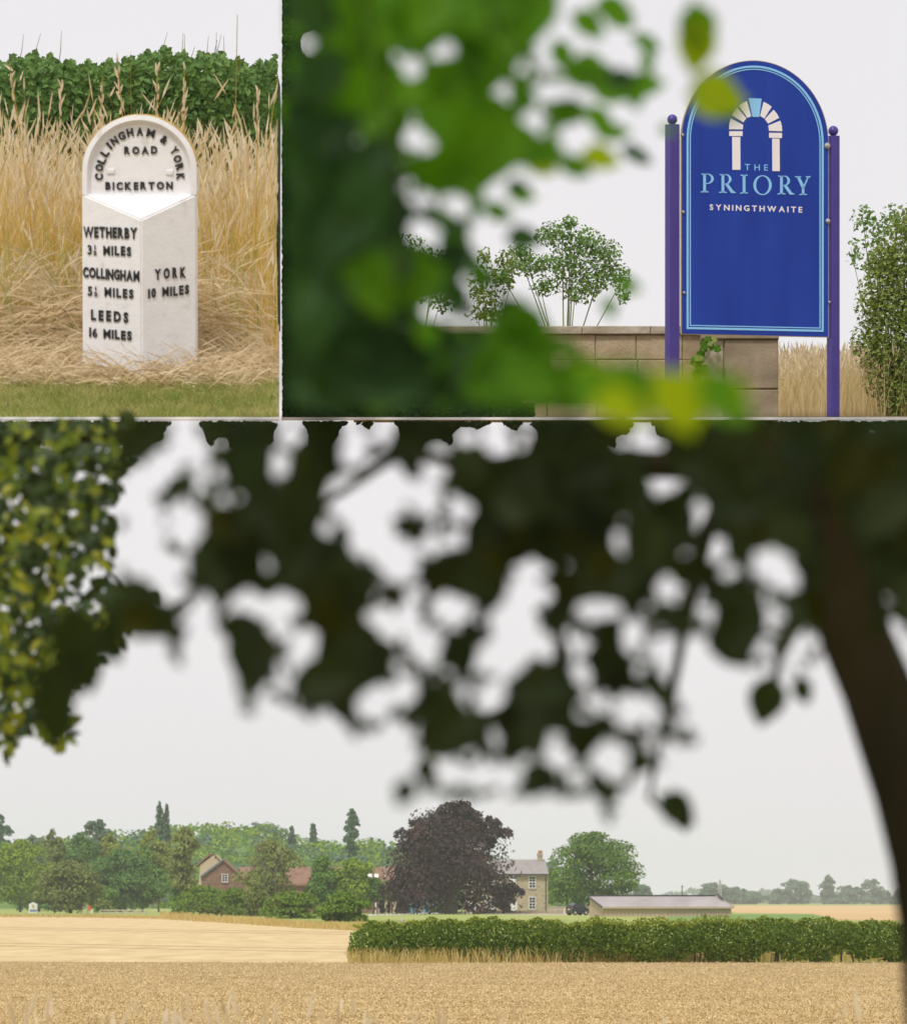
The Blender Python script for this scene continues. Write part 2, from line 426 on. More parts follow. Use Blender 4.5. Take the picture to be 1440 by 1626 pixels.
# ------------------------------------------------------------------ setting: ground, fields, track
def sheet(name, pts, z, m, nx=1):
    V = [(x, y, z) for x, y in pts]
    bm = bmesh.new()
    vs = [bm.verts.new(v) for v in V]
    bm.faces.new(vs)
    me = bpy.data.meshes.new(name); bm.to_mesh(me); bm.free()
    me.materials.append(m)
    o = bpy.data.objects.new(name, me); SC.collection.objects.link(o)
    o['kind'] = 'structure'
    if o.data.polygons[0].normal.z < 0: o.data.flip_normals()
    return o
def gx(px, py):                                # ground point seen at a pixel
    Y = GY(py)
    return ((px - HX) / F * Y, Y)
sheet('ground', [(-6000, -300), (6000, -300), (6000, 9000), (-6000, 9000)], 0.0, M['pasture'])
sheet('wheat_field', [(-40, -5), (60, -5), gx(1700, 1527), gx(560, 1530), gx(-200, 1527)], 0.004, M['wheat_soil'])
sheet('stubble_field', [gx(-250, 1527.3), gx(557, 1530.3), gx(560, 1472), gx(380, 1464), gx(270, 1458), gx(-300, 1454)], 0.008, M['stubble'])
for r0, r1, q in ((1469.5, 1481, 0.5), (1472.0, 1484.5, 0.5), (1494, 1508, 0.5), (1498, 1513, 0.5)):
    sheet('tramline', [gx(-250, r0), gx(552, r1), gx(552, r1 + q), gx(-250, r0 + q)], 0.012, M['wheat_soil'])
sheet('far_wheat_field', [gx(1168, 1450), gx(1290, 1452), gx(1330, 1461), gx(1800, 1470), gx(2000, 1439.5), gx(1080, 1438.5)], 0.012, M['far_wheat'])
sheet('green_field', [gx(1060, 1452), gx(1288, 1452.5), gx(1330, 1461.5), gx(1060, 1466)], 0.016, M['green_field'])
sheet('track', [gx(585, 1453.0), gx(700, 1450.5), gx(900, 1452.2), gx(900, 1453.4), gx(700, 1451.8), gx(585, 1454.8)], 0.02, M['track'])

# ------------------------------------------------------------------ the raised grass banks that carry the upper views
def zrow(py, Y): return EYE + (HY - py) / F * Y
L_PROF = [(32.0, 663.5), (32.35, 640), (32.7, 612), (33.0, 592), (33.4, 578), (34.2, 560), (36, 545), (40, 530), (46, 512), (49, 505)]
def zl(Y):
    Y = np.asarray(Y, float)
    ys = np.array([p[0] for p in L_PROF]); rows = np.array([p[1] for p in L_PROF])
    r = np.interp(Y, ys, rows)
    return EYE + (HY - r) / F * Y
def bank(name, prof, pxa, pxb, py_under, m, edge_h=3.6):
    mb = MB()
    ys = [p[0] for p in prof]
    n = len(ys)
    V, f4 = [], []
    for Y, r in prof:
        for px in (pxa, pxb):
            V.append(((px - HX) / F * Y, Y, zrow(r, Y)))
    for Y, r in prof:
        for px in (pxa, pxb):
            V.append(((px - HX) / F * Y, Y, zrow(py_under, Y)))
    for i in range(n - 1):
        a = 2 * i
        f4.append((a, a + 1, a + 3, a + 2))
        b = 2 * n + a
        f4.append((b, b + 2, b + 3, b + 1))
        f4.append((a, a + 2, b + 2, b)); f4.append((a + 1, b + 1, b + 3, a + 3))
    f4.append((0, 2 * n, 2 * n + 1, 1))
    e = 2 * n - 2
    f4.append((e, e + 1, 2 * n + e + 1, 2 * n + e))
    o = mk(name, V, np.array(f4), m, kind='structure')
    return o
bank('grass_bank', L_PROF, -260, 443.2, 666, M['straw_ground'])
R_PROF = [(46.0, 662.6), (62.0, 659.0)]
def zr(Y): return EYE + (HY - np.interp(Y, [46, 62], [662.6, 659.0])) / F * np.asarray(Y, float)
bank('grass_bank', R_PROF, 447.2, 1760, 666, M['soil'])
for (Y, a, b, nm) in ((31.97, -260, 443.2, 'bank_edging'), (45.97, 447.2, 1760, 'bank_edging')):
    mb = MB()
    x0, x1 = (a - HX) / F * Y, (b - HX) / F * Y
    mb.box(x0, x1, Y - 0.05, Y, zrow(667.2, Y), zrow(663.2, Y))
    mb.build(nm, M['edging'], kind='structure')
for (px, Y0, Y1, w) in ((-235, 33, 48, 0.25), (1740, 47, 61, 0.3)):
    mb = MB()
    Y = Y0
    x = (px - HX) / F * Y1
    mb.box(x - w, x + w, Y0, Y1, -0.2, zrow(666.2, Y0))
    mb.build('bank_retaining_wall', M['coping'], kind='structure')

# ------------------------------------------------------------------ milestone
def font_mesh(ch, size=1.0, bold=0.0, ext=0.0):
    cu = bpy.data.curves.new('glyph', 'FONT')
    cu.body = ch
    cu.size = size
    cu.offset = bold
    cu.extrude = ext
    cu.resolution_u = 4
    o = bpy.data.objects.new('glyph', cu)
    SC.collection.objects.link(o)
    dg = bpy.context.evaluated_depsgraph_get()
    me = bpy.data.meshes.new_from_object(o.evaluated_get(dg))
    V = np.array([v.co[:] for v in me.vertices]).reshape(-1, 3)
    f = [tuple(p.vertices) for p in me.polygons]
    bpy.data.objects.remove(o); bpy.data.curves.remove(cu); bpy.data.meshes.remove(me)
    return V, f
GL = {}
def glyph(ch, bold=0.02):
    k = (ch, bold)
    if k not in GL:
        V, f = font_mesh(ch, 1.0, bold, 0.5)
        V = V.copy()
        V[:, 0] -= V[:, 0].min()
        w = V[:, 0].max()
        h0 = V[:, 1].min(); h1 = V[:, 1].max()
        V[:, 1] = (V[:, 1] - h0) / (h1 - h0)          # caps fill 0..1
        V[:, 0] /= (h1 - h0)
        V[:, 2] += 0.5
        GL[k] = (V, f, w / (h1 - h0))
    return GL[k]
def ngon(name, V, f, m, parent):
    me = bpy.data.meshes.new(name)
    me.from_pydata([tuple(v) for v in V], [], f)
    me.update()
    me.materials.append(m)
    o = bpy.data.objects.new(name, me); SC.collection.objects.link(o); o.parent = parent
    return o
ST = 33.0 / F                                          # metres per photo pixel at the stone
ms = thing('milestone', 'white painted milestone with black raised lettering standing in dry grass', 'milestone', P(222, 588, 33.0), rot=(math.radians(4.5), 0, 0))
def sx(px): return (px - 222) * ST
def sz(py): return (588 - py) * ST
AP = -0.14                                             # how far the front arris stands out
XA = sx(227)
XL, XR = sx(131.5), sx(312.5)
def face_y(x): return AP * (x - XL) / (XA - XL) if x < XA else AP * (XR - x) / (XR - XA)
# body: a wedge with two written faces and a sloping ledge
zb, zs, za = -0.06, sz(309), sz(350)
V = [(XL, 0, zb), (XA, AP, zb), (XR, 0, zb), (XR, 0.15, zb), (XL, 0.15, zb),
     (XL, 0, zs), (XA, AP, za), (XR, 0, zs), (XR, 0.15, zs), (XL, 0.15, zs)]
bm = bmesh.new()
vs = [bm.verts.new(v) for v in V]
for f in [(0, 1, 6, 5), (1, 2, 7, 6), (2, 3, 8, 7), (3, 4, 9, 8), (4, 0, 5, 9), (5, 6, 7), (5, 7, 8, 9), (4, 3, 2, 1, 0)]:
    bm.faces.new([vs[i] for i in f])
bmesh.ops.recalc_face_normals(bm, faces=bm.faces)
bmesh.ops.bevel(bm, geom=list(bm.edges), offset=0.006, segments=2, affect='EDGES')
me = bpy.data.meshes.new('body'); bm.to_mesh(me); bm.free(); me.materials.append(M['white_paint'])
o = bpy.data.objects.new('body', me); SC.collection.objects.link(o); o.parent = ms
# head: arched slab with raised rim and sunken plate
def arch(x0, x1, zbot, zc, rx, rz, n=36, xc=None):
    xc = (x0 + x1) / 2 if xc is None else xc
    pts = [(x1, zbot)]
    for i in range(n + 1):
        t = PI * i / n
        pts.append((xc + rx * math.cos(t), zc + rz * math.sin(t)))
    pts.append((x0, zbot))
    return pts
zbot = zs - 0.003
A0 = arch(XL, XR, zbot, sz(273), (XR - XL) / 2, sz(184) - sz(273))
A1 = arch(sx(139.5), sx(304.5), zbot, sz(273), sx(304.5) - sx(222), sz(192) - sz(273))
A2 = arch(sx(146), sx(299), zbot + 0.001, sz(273), sx(299) - sx(222.5), sz(199) - sz(273))
n = len(A0)
V = [(x, 0.15, z) for x, z in A0] + [(x, 0.0, z) for x, z in A0] + [(x, -0.004, z) for x, z in A1] + [(x, 0.022, z) for x, z in A2]
cx, cz = sx(222), sz(280)
V += [(cx, 0.15, cz), (cx, 0.022, cz)]
f4, f3 = [], []
for i in range(n - 1):
    for k in range(3):
        f4.append((k * n + i, k * n + i + 1, (k + 1) * n + i + 1, (k + 1) * n + i))
for i in range(n):
    j = (i + 1) % n
    f3.append((3 * n + i, 3 * n + j, 4 * n + 1)); f3.append((j, i, 4 * n))
for k in range(3): f4.append((k * n + n - 1, k * n, (k + 1) * n, (k + 1) * n + n - 1))
head = MB().add(V, f3, f4).build('head', M['white_paint'], ms, local=True)
MB().tube([((x), 0.158, z + 0.0) for x, z in A0[3:-6]], [0.009] * (n - 9), 6).build('rusty_rim', M['rust'], ms, local=True)
for bx, bz in ((177, 273), (270, 274.5)):
    MB().box(sx(bx - 6), sx(bx + 6), 0.016, 0.023, sz(bz + 4), sz(bz - 4), 0.003).build('boss', M['white_paint'], ms, local=True)
def letter(ch, x0, x1, zbase, h, slope, yf, bold=0.03, dep=0.007):
    bold = 0.022 if ch in 'MW' else 0.028 if ch in '6352' else bold
    V, f, w = glyph(ch, bold)
    s = (x1 - x0) / w
    X = x0 + V[:, 0] * s
    Z = zbase + V[:, 1] * h + slope * (X - x0)
    Y = np.array([yf(x) for x in X]) - 0.0015 - V[:, 2] * dep + 0.003
    ngon('letter', np.stack([X, Y, Z], 1), f, M['black_paint'], ms)
def text_line(s, xa, xb, yb, cap, slope, yf=face_y, gap=0.16, bold=0.05):
    """letters of a line spread between two photo columns, base row yb at its start"""
    ws = []
    for ch in s:
        ws.append({' ': 0.45, 'I': 0.22, '1': 0.24, '½': 0.46}.get(ch, glyph(ch, bold)[2] * 0.92 if ch not in ' ½' else 0.4))
    tot = sum(ws) + gap * (len(s) - 1)
    k = (xb - xa) / tot
    x = xa
    for ch, w in zip(s, ws):
        x1 = x + w * k
        base = sz(yb) + slope * (x - xa) * ST
        jz = random.uniform(-0.4, 0.4) * ST
        if ch == '½':
            m = (x + x1) / 2
            letter('1', sx(m - w * k * 0.16), sx(m + w * k * 0.14), base + cap * 0.55 * ST, cap * 0.45 * ST, slope, yf, bold)
            letter('2', sx(x + 0.2), sx(x1 - 0.2), base, cap * 0.42 * ST, slope, yf, bold)
        elif ch != ' ':
            letter(ch, sx(x), sx(x1), base + jz, cap * ST, slope, yf, bold)
        x = x1 + gap * k
text_line('WETHERBY', 133, 220.4, 377.5, 17.6, -0.03, gap=0.12)
text_line('3½ MILES', 140, 210.5, 404.4, 15.2, -0.042, gap=0.2)
text_line('COLLINGHAM', 132.4, 223.6, 441, 17, -0.07, gap=0.09)
text_line('5½ MILES', 140, 214, 469, 14.8, -0.075, gap=0.22)
text_line('LEEDS', 145, 205.5, 508, 17, -0.083, gap=0.32)
text_line('16 MILES', 142, 211, 534.5, 14.8, -0.09, gap=0.15)
text_line('YORK', 248, 296, 445, 17.2, 0.09, gap=0.42)
text_line('10 MILES', 237.5, 301, 474, 15.2, 0.105, gap=0.2)
plate_y = lambda x: 0.022
text_line('ROAD', 198, 250.5, 245.5, 12.3, 0.0, plate_y, gap=0.3)
text_line('BICKERTON', 168, 275, 302.3, 12.6, 0.006, plate_y, gap=0.26)
for ch, px, py, wd in (('C', 158, 281.6, 10.5), ('O', 158.6, 267, 10.5), ('L', 162.3, 256, 9.5), ('L', 167.5, 244, 9.5), ('I', 174.5, 232.5, 4), ('N', 182.7, 224.7, 11), ('G', 194.4, 217, 11),
                       ('H', 207.5, 211.6, 10.5), ('A', 223, 210.2, 11), ('M', 240.3, 212.6, 13), ('&', 261.5, 223, 11), ('Y', 277.5, 240, 10), ('O', 282.6, 253, 11), ('R', 286, 266, 10), ('K', 287, 281, 10)):
    V, f, w = glyph(ch, 0.03 if ch == 'M' else 0.05)
    ang = math.atan2(px - 222.5, 286 - py)             # clockwise from up
    ca, sa = math.cos(ang), math.sin(ang)
    h = 13.0 * ST
    u = (V[:, 0] / w - 0.5) * wd * ST
    v = (V[:, 1] - 0.5) * h
    X = sx(px) + u * ca + v * sa
    Z = sz(py) - u * sa + v * ca
    Y = 0.022 + 0.0015 - V[:, 2] * 0.007
    ngon('letter', np.stack([X, Y, Z], 1), f, M['black_paint'], ms)

# ------------------------------------------------------------------ grasses around the milestone
STEM_N = 4
def stems(base, h, lean, wid, head_len=0.12, head_w=0.011, lim=None, wide_dir=None):
    """curved ribbons with a bushy seed head; base (n,3), h (n,), lean (n,2)"""
    n = len(base)
    t = np.linspace(0, 1, STEM_N + 1)
    ctr = base[:, None, :] + np.stack([lean[:, None, 0] * t[None] ** 2 * h[:, None], lean[:, None, 1] * t[None] ** 2 * h[:, None], t[None] * h[:, None] * (1 - 0.25 * (lean ** 2).sum(1)[:, None] * t[None])], -1)
    if lim is not None:
        px = HX + ctr[..., 0] * F / ctr[..., 1]
        ok = (px.max(1) < lim[1]) & (px.min(1) > lim[0])
        ctr, h, wid, n = ctr[ok], h[ok], wid[ok], int(ok.sum())
    a = rng.random(n) * PI
    side = np.stack([np.cos(a) , np.sin(a) * 0.6, np.zeros(n)], -1)
    w = wid[:, None] * (1 - 0.75 * t[None])
    Lv = ctr - side[:, None, :] * w[..., None]
    Rv = ctr + side[:, None, :] * w[..., None]
    V = np.stack([Lv, Rv], 2).reshape(n, -1, 3)
    k = V.shape[1]
    fs = np.array([(2 * i, 2 * i + 1, 2 * i + 3, 2 * i + 2) for i in range(STEM_N)])
    Fc = (fs[None] + (np.arange(n) * k)[:, None, None]).reshape(-1, 4)
    tip = ctr[:, -1]; d = nrm(ctr[:, -1] - ctr[:, -2])
    return V.reshape(-1, 3), Fc, tip, d
HEAD_V = np.array([(0, 0, 0), (0.5, 0.25, 0.1), (0.32, 0.7, 0), (0, 1, 0), (-0.3, 0.75, 0.05), (-0.5, 0.3, -0.1), (0, 0.3, 0.5), (0, 0.75, 0.3), (0, 0.3, -0.5), (0, 0.72, -0.3)], float)
HEAD_F = np.array([(0, 1, 5), (1, 2, 5), (2, 4, 5), (2, 3, 4), (0, 6, 8), (6, 7, 8), (7, 9, 8), (7, 3, 9)])
def heads(tip, d, ln, wd):
    n = len(tip)
    R = frames(d + 0.12 * rng.normal(size=(n, 3)), rng.normal(size=(n, 3)))
    return scatter(HEAD_V, HEAD_F, tip - d * ln[:, None] * 0.3, R, np.stack([wd, ln, wd], 1))
def patch_x(Y, a, b): return ((a + (b - a) * rng.random(len(Y))) - HX) / F * Y

n = 9000
Y = 33.7 + 8.5 * rng.random(n) ** 1.25
X = patch_x(Y, -60, 441)
px = HX + X * F / Y
base = np.stack([X, Y, zl(Y) - 0.02], -1)
h = (0.62 + 0.36 * rng.random(n)) * (0.85 + 0.25 * rng.random(n)) * (1.0 + 0.03 * (Y - 34))
h = h * 0.86 * np.where(rng.random(n) < 0.14, 1.0 + 0.35 * rng.random(n), 1.0) * np.where(Y < 34.3, 0.55, 1) * (1 + 0.10 * np.sin(px * 0.03 + 1.2))
lean = np.stack([rng.normal(size=n) * 0.20 + 0.03, rng.normal(size=n) * 0.15], -1)
V, Fc, tip, d = stems(base, h, lean, 0.0014 + 0.0022 * rng.random(n), lim=(-90, 441.5))
tall = tag(mk('dry_grass', V, Fc, M['stalk']), 'tall dry golden grass standing behind and beside the white milestone', 'grass', kind='stuff')
sel = rng.random(len(tip)) < np.where(tip[:, 1] < 35.6, 0.12, 0.72)
V, Fc = heads(tip[sel], d[sel], 0.07 + 0.10 * rng.random(sel.sum()), 0.006 + 0.008 * rng.random(sel.sum()))
ok = (HX + V[:, 0] * F / V[:, 1]).reshape(-1, len(HEAD_V)).max(1) < 442
V = V.reshape(-1, len(HEAD_V), 3)[ok].reshape(-1, 3); Fc = Fc[:ok.sum() * len(HEAD_F)]
mk('seed_foliage', V, Fc, M['seed'], tall, kind='stuff')
n = 520
Y = 33.6 + 2.0 * rng.random(n)
X = np.concatenate([patch_x(Y[:360], -40, 128), patch_x(Y[360:], 318, 440)])
V, Fc, _, _ = stems(np.stack([X, Y, zl(Y) - 0.02], -1), 0.3 + 0.35 * rng.random(n), np.stack([rng.normal(size=n) * 0.25, rng.normal(size=n) * 0.2], -1), 0.002 + 0.002 * rng.random(n), lim=(-90, 441.5))
mk('green_blade_foliage', V, Fc, M['turf'], tall, kind='stuff')
# collapsed grass lying about the foot
def thatch(name, n, Ya, Yb, a, b, zf, lab, m, ln=(0.10, 0.32), lift=0.06, lim=442, width=0.0022):
    Y = Ya + (Yb - Ya) * rng.random(n)
    X = patch_x(Y, a, b)
    ang = rng.random(n) * 2 * PI
    L = ln[0] + (ln[1] - ln[0]) * rng.random(n)
    el = rng.random(n) ** 2 * 0.9
    d = np.stack([np.cos(ang) * np.cos(el), np.sin(ang) * 0.6 * np.cos(el), np.sin(el)], -1)
    p0 = np.stack([X, Y, zf(Y) + rng.random(n) * lift], -1)
    p1 = p0 + d * L[:, None] * 0.55; p2 = p0 + d * L[:, None]
    p2[:, 2] -= L * 0.18
    w = np.stack([-np.sin(ang) * 0.3, np.cos(ang) * 0.2, np.ones(n)], -1); w = nrm(w) * (width * (0.6 + rng.random(n)))[:, None]
    V = np.stack([p0 - w, p0 + w, p1 - w, p1 + w, p2 - w * 0.3, p2 + w * 0.3], 1)
    ok = (HX + V[..., 0] * F / V[..., 1]).max(1) < lim
    V = V[ok]
    n = len(V)
    fs = np.array([(0, 1, 3, 2), (2, 3, 5, 4)])
    return tag(mk(name, V.reshape(-1, 3), (fs[None] + (np.arange(n) * 6)[:, None, None]).reshape(-1, 4), m), lab, 'grass', kind='stuff')
thatch('flattened_grass', 9500, 32.62, 34.6, -60, 445, lambda q: zl(q) - 0.03, 'flattened dry straw and thatch around the foot of the milestone', M['thatch'])
thatch('bent_grass', 2600, 33.5, 35.0, -60, 445, zl, 'bent over dry grass at the base of the tall stand', M['thatch'], (0.25, 0.6), 0.30, width=0.0026)
# mown green verge
n = 15000
Y = 31.95 + 0.8 * rng.random(n) ** 1.1
X = patch_x(Y, -60, 445)
base = np.stack([X, Y, zl(Y) - 0.004], -1)
V, Fc, _, _ = stems(base, 0.018 + 0.04 * rng.random(n), np.stack([rng.normal(size=n) * 0.6, rng.normal(size=n) * 0.4], -1), 0.0012 + 0.0016 * rng.random(n), lim=(-90, 443))
tag(mk('mown_grass', V, Fc, M['turf']), 'short green mown verge in front of the milestone', 'grass', kind='stuff')
# tall single stalks reaching up in front of the hedge
for (bx, tx, ty, Y, w, lab) in ((150, 163, 120, 34.6, 3.2, 'tall seeding grass stalk leaning over the rounded top of milestone'), (246, 250, 108, 34.5, 3.0, 'tall grass stalk rising just above the milestone crown'),
                                (292, 293, 103, 34.6, 3.0, 'upright pale grass stalk beside the milestone shoulder'), (215, 186, 92, 34.9, 3.0, 'tall branched grass stalk tilting away from milestone top'),
                                (370, 377, 22, 36.0, 2.4, 'very tall thin dry weed stalk reaching into the sky'), (60, 15, 95, 35.0, 2.6, 'curved dry grass stalk by the edge of the hedge'),
                                (405, 410, 140, 34.8, 3.0, 'pale forked grass stalk between weed stalk and picture edge'), (82, 98, 130, 34.8, 2.8, 'dry grass stalk standing alone before the hedge')):
    b = np.array(P(bx, 540, Y)); t = np.array(P(tx, ty, Y))
    root = thing('grass_stalk', lab.replace(' and picture edge', ' and the hedge end'), 'grass stalk', P(bx, 540, Y), 'tall grass stalks by the milestone')
    mid = (b + t) / 2 + np.array(((bx - tx) * 0.0006, 0, 0))
    r = w / 2 * Y / F
    MB().tube([b, mid, t], [r, r * 0.8, r * 0.45], 5).build('stem', M['stalk'], root)
    m_ = 9
    dirs = nrm(t - mid)
    tt = rng.random(m_) * 0.22
    pos = t[None] - (t - b)[None] * tt[:, None]
    dd = nrm(np.tile(dirs, (m_, 1)) + 0.25 * rng.normal(size=(m_, 3)))
    if w > 2.5:
        V, Fc = heads(pos, dd, 0.04 + 0.035 * rng.random(m_), 0.010 + 0.006 * rng.random(m_))
        mk('seed_foliage', V, Fc, M['seed'], root)

# hedge behind the grass
def hedge_cloud(n, pxa, pxb, Y0, Y1, top, rowb, size, lim=None, m=None, edge=0.35):
    Y = Y0 + (Y1 - Y0) * rng.random(n)
    px = pxa + (pxb - pxa) * rng.random(n)
    tp = top(px)
    row = tp + (rowb - tp) * rng.random(n) ** 1.3
    X = (px - HX) / F * Y
    Z = EYE + (HY - row) / F * Y
    pos = np.stack([X, Y, Z], -1)
    V, Fc = cards(pos, np.tile(np.array((0, -0.7, 0.6)), (n, 1)), size, 0.8)
    if lim:
        q = (HX + V[:, 0] * F / V[:, 1]).reshape(n, -1)
        ok = (q.max(1) < lim[1]) & (q.min(1) > lim[0])
        k = len(CARD_V)
        V = V.reshape(n, k, 3)[ok].reshape(-1, 3); Fc = Fc[:ok.sum() * len(CARD_F)]
    return V, Fc
xs_t = [-100, 0, 60, 110, 150, 200, 262, 300, 340, 380, 405, 430, 460]
ys_t = [98, 98, 88, 100, 104, 96, 78, 92, 86, 98, 106, 92, 92]
top_l = lambda p: np.interp(p, xs_t, ys_t) + 5 * np.sin(p * 0.21) + 3 * np.sin(p * 0.53)
V, Fc = hedge_cloud(34000, -90, 443, 44.0, 45.6, top_l, 520, 0.042, (-130, 442.5))
hr = thing('hedge', 'clipped green hedge behind the tall dry grass and milestone', 'hedge', P(180, 512, 44.8))
mk('foliage', V, Fc, M['hedge_leaf'], hr)
V = []
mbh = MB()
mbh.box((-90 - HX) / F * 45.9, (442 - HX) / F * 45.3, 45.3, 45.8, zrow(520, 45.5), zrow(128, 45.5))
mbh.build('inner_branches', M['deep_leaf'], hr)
mbh = MB()
for k in range(14):
    px = random.uniform(285, 350) if k % 4 else random.uniform(10, 440)
    b = P(px, 110, 44.8); t = P(px + random.uniform(-12, 12), random.uniform(40, 95), 44.8)
    mbh.tube([b, (b + t) / 2 + Vector((random.uniform(-.02, .02), 0, 0)), t], [0.003, 0.0022, 0.001], 4)
mbh.build('shoot', M['twig'], hr, kind='stuff')

# ------------------------------------------------------------------ sign
SS = 48.0 / F
YAW = math.radians(-15)
sg = thing('sign', 'tall arched blue sign with white arch emblem on purple posts', 'sign', P(1199, 662, 48.0), rot=(0, 0, -YAW))
kx = 1 / math.cos(YAW)
def gx_(px): return (px - 1199) * SS * kx
def gz_(py): return (662 - py) * SS
def sign_loop(d, n=44):
    """outline of the panel shrunk by d pixels"""
    return arch(gx_(1081.5 + d), gx_(1316.5 - d), gz_(532 - d), gz_(224), gx_(1316.5 - d) - gx_(1199), (224 - 96 - d) * SS, n, xc=gx_(1199))
pn = sign_loop(0)
MB().prism(pn, 0.0, 0.022).build('panel', M['sign_blue'], sg, local=True)
def ring(a, b, y0, y1):
    n = len(a)
    mb = MB()
    V = [(x, y0, z) for x, z in a] + [(x, y0, z) for x, z in b] + [(x, y1, z) for x, z in a] + [(x, y1, z) for x, z in b]
    f4 = []
    for i in range(n):
        j = (i + 1) % n
        f4 += [(i, n + i, n + j, j), (2 * n + i, 2 * n + j, 3 * n + j, 3 * n + i), (i, j, 2 * n + j, 2 * n + i), (n + i, 3 * n + i, 3 * n + j, n + j)]
    return mb.add(V, f4=f4)
ring(sign_loop(-1.0), sign_loop(0.0), 0.002, 0.02).build('panel_edge', M['gold_edge'], sg, local=True)
ring(sign_loop(7.5), sign_loop(10.8), -0.003, 0.001).build('border_line', M['sign_cyan'], sg, local=True)
ring(sign_loop(12.6), sign_loop(14.2), -0.003, 0.001).build('border_line', M['sign_cyan'], sg, local=True)
def zp(u, v): return (gx_(1100 + u / 6.545), gz_(140 + v / 6.545 - 0.026 * (u / 6.545 - 99)))
def flat(name, pts, m):
    mb = MB(); q = [zp(*p) for p in pts]
    mb.prism(q, -0.003, 0.001)
    return mb.build(name, m, sg, local=True)
flat('keystone', [(578, 100), (714, 105), (690, 296), (618, 294)], M['sign_cyan'])
for q in ([(478, 180), (520, 150), (560, 130), (605, 288), (565, 305)], [(458, 203), (425, 240), (404, 280), (522, 352), (555, 308)], [(390, 312), (376, 370), (372, 424), (516, 425), (520, 378)],
          [(735, 138), (780, 160), (820, 190), (742, 312), (698, 285)], [(840, 220), (875, 262), (898, 305), (782, 365), (748, 318)], [(910, 333), (926, 385), (930, 444), (792, 440), (784, 385)]):
    flat('voussoir', q, M['sign_white'])
for q in ([(375, 444), (514, 444), (514, 494), (375, 494)], [(793, 460), (928, 462), (928, 515), (793, 512)]): flat('impost', q, M['sign_white'])
for q in ([(405, 503), (490, 504), (492, 845), (408, 845)], [(825, 520), (903, 522), (905, 860), (827, 858)]): flat('column', q, M['sign_white'])
def print_line(s, u0, u1, vb, cap, gap, m, bold, tilt=0.0):
    ws = [glyph(ch, bold)[2] for ch in s]
    tot = sum(ws) + gap * (len(s) - 1)
    k = (u1 - u0) / tot
    V_, f_, off = [], [], 0
    x = u0
    for ch, w in zip(s, ws):
        V, f, w0 = glyph(ch, bold)
        uu = x + V[:, 0] * k
        vv = vb - V[:, 1] * cap + tilt * (uu - u0)
        for a, b, c in zip(uu, vv, V[:, 2]):
            q = zp(a, b); V_.append((q[0], 0.0005 - c * 0.003, q[1]))
        f_ += [tuple(i + off for i in q) for q in f]
        off += len(V); x += (w + gap) * k
    return ngon('lettering', V_, f_, m, sg)
print_line('THE', 538, 780, 848, 63, 0.72, M['sign_cyan'], 0.0, 0.026)
print_line('SYNINGTHWAITE', 170, 1142, 1263, 60, 0.42, M['sign_white'], 0.02, 0.03)
# serif capitals of PRIORY drawn stroke by stroke
ser = MB()
def quad(pts): ser.prism([zp(*p) for p in pts], -0.003, 0.001)
def crescent(cu, cv, ro_u, ro_v, ri_u, ri_v, du, t0, t1, n=18):
    A = [(cu + ro_u * math.cos(t0 + (t1 - t0) * i / n), cv - ro_v * math.sin(t0 + (t1 - t0) * i / n)) for i in range(n + 1)]
    B = [(cu + du + ri_u * math.cos(t0 + (t1 - t0) * i / n), cv - ri_v * math.sin(t0 + (t1 - t0) * i / n)) for i in range(n + 1)]
    V = []
    for y in (-0.003, 0.001):
        for a in A: q = zp(*a); V.append((q[0], y, q[1]))
        for b in B: q = zp(*b); V.append((q[0], y, q[1]))
    f4 = []
    k = n + 1
    for i in range(n):
        f4 += [(i, k + i, k + i + 1, i + 1), (i, i + 1, 2 * k + i + 1, 2 * k + i), (k + i, 3 * k + i, 3 * k + i + 1, k + i + 1)]
    ser.add(V, f4=f4)
def serif(u, v, w, up):                                 # slab with bracketed shoulders
    s = -1 if up else 1
    quad([(u - w, v), (u + w, v), (u + w * 0.92, v + s * -9), (u + 14, v + s * -15), (u - 14, v + s * -15), (u - w * 0.92, v + s * -9)])
T = lambda u: 0.026 * (u - 140)
def stem(u, top, bot, half=14, wtop=36, wbot=44):
    quad([(u - half, top), (u + half, top), (u + half, bot), (u - half, bot)])
    serif(u, bot, wbot, False)
    serif(u, top, wtop, True)
for base_u, leg in ((70, False), (262, True), (877, True)):
    o_ = T(base_u)
    top, bot = 886 + o_, 1082 + o_
    u = base_u + 46
    stem(u, top, bot)
    cu, cv = base_u + 72, top + 54
    ser_r = 70 if not leg else 64
    crescent(cu, cv, ser_r, 54, ser_r - 27, 45, 0, -PI / 2, PI / 2)
    quad([(u, top), (cu, top), (cu, top + 9), (u, top + 9)])
    quad([(u, top + 99), (cu, top + 99), (cu, top + 108), (u, top + 108)])
    if leg:
        quad([(base_u + 66, top + 104), (base_u + 100, top + 100), (base_u + 160, bot - 14), (base_u + 183, bot - 4), (base_u + 183, bot + 2), (base_u + 132, bot + 2)])
o_ = T(530); stem(530, 886 + o_, 1082 + o_, 14, 40, 42)
o_ = T(724); crescent(724, 990 + o_, 96, 103, 68, 93, 0, 0, 2 * PI, 40)
o_ = T(1146)
quad([(1138, 1000 + o_), (1164, 1000 + o_), (1164, 1082 + o_), (1138, 1082 + o_)]); serif(1151, 1082 + o_, 42, False)
quad([(1082, 890 + o_), (1114, 890 + o_), (1166, 994 + o_), (1164, 1012 + o_), (1138, 1012 + o_)])
quad([(1200, 890 + o_), (1212, 890 + o_), (1164, 1006 + o_), (1150, 998 + o_)])
serif(1098, 886 + o_, 34, True); serif(1205, 886 + o_, 26, True)
ser.build('lettering', M['sign_cyan'], sg, local=True)
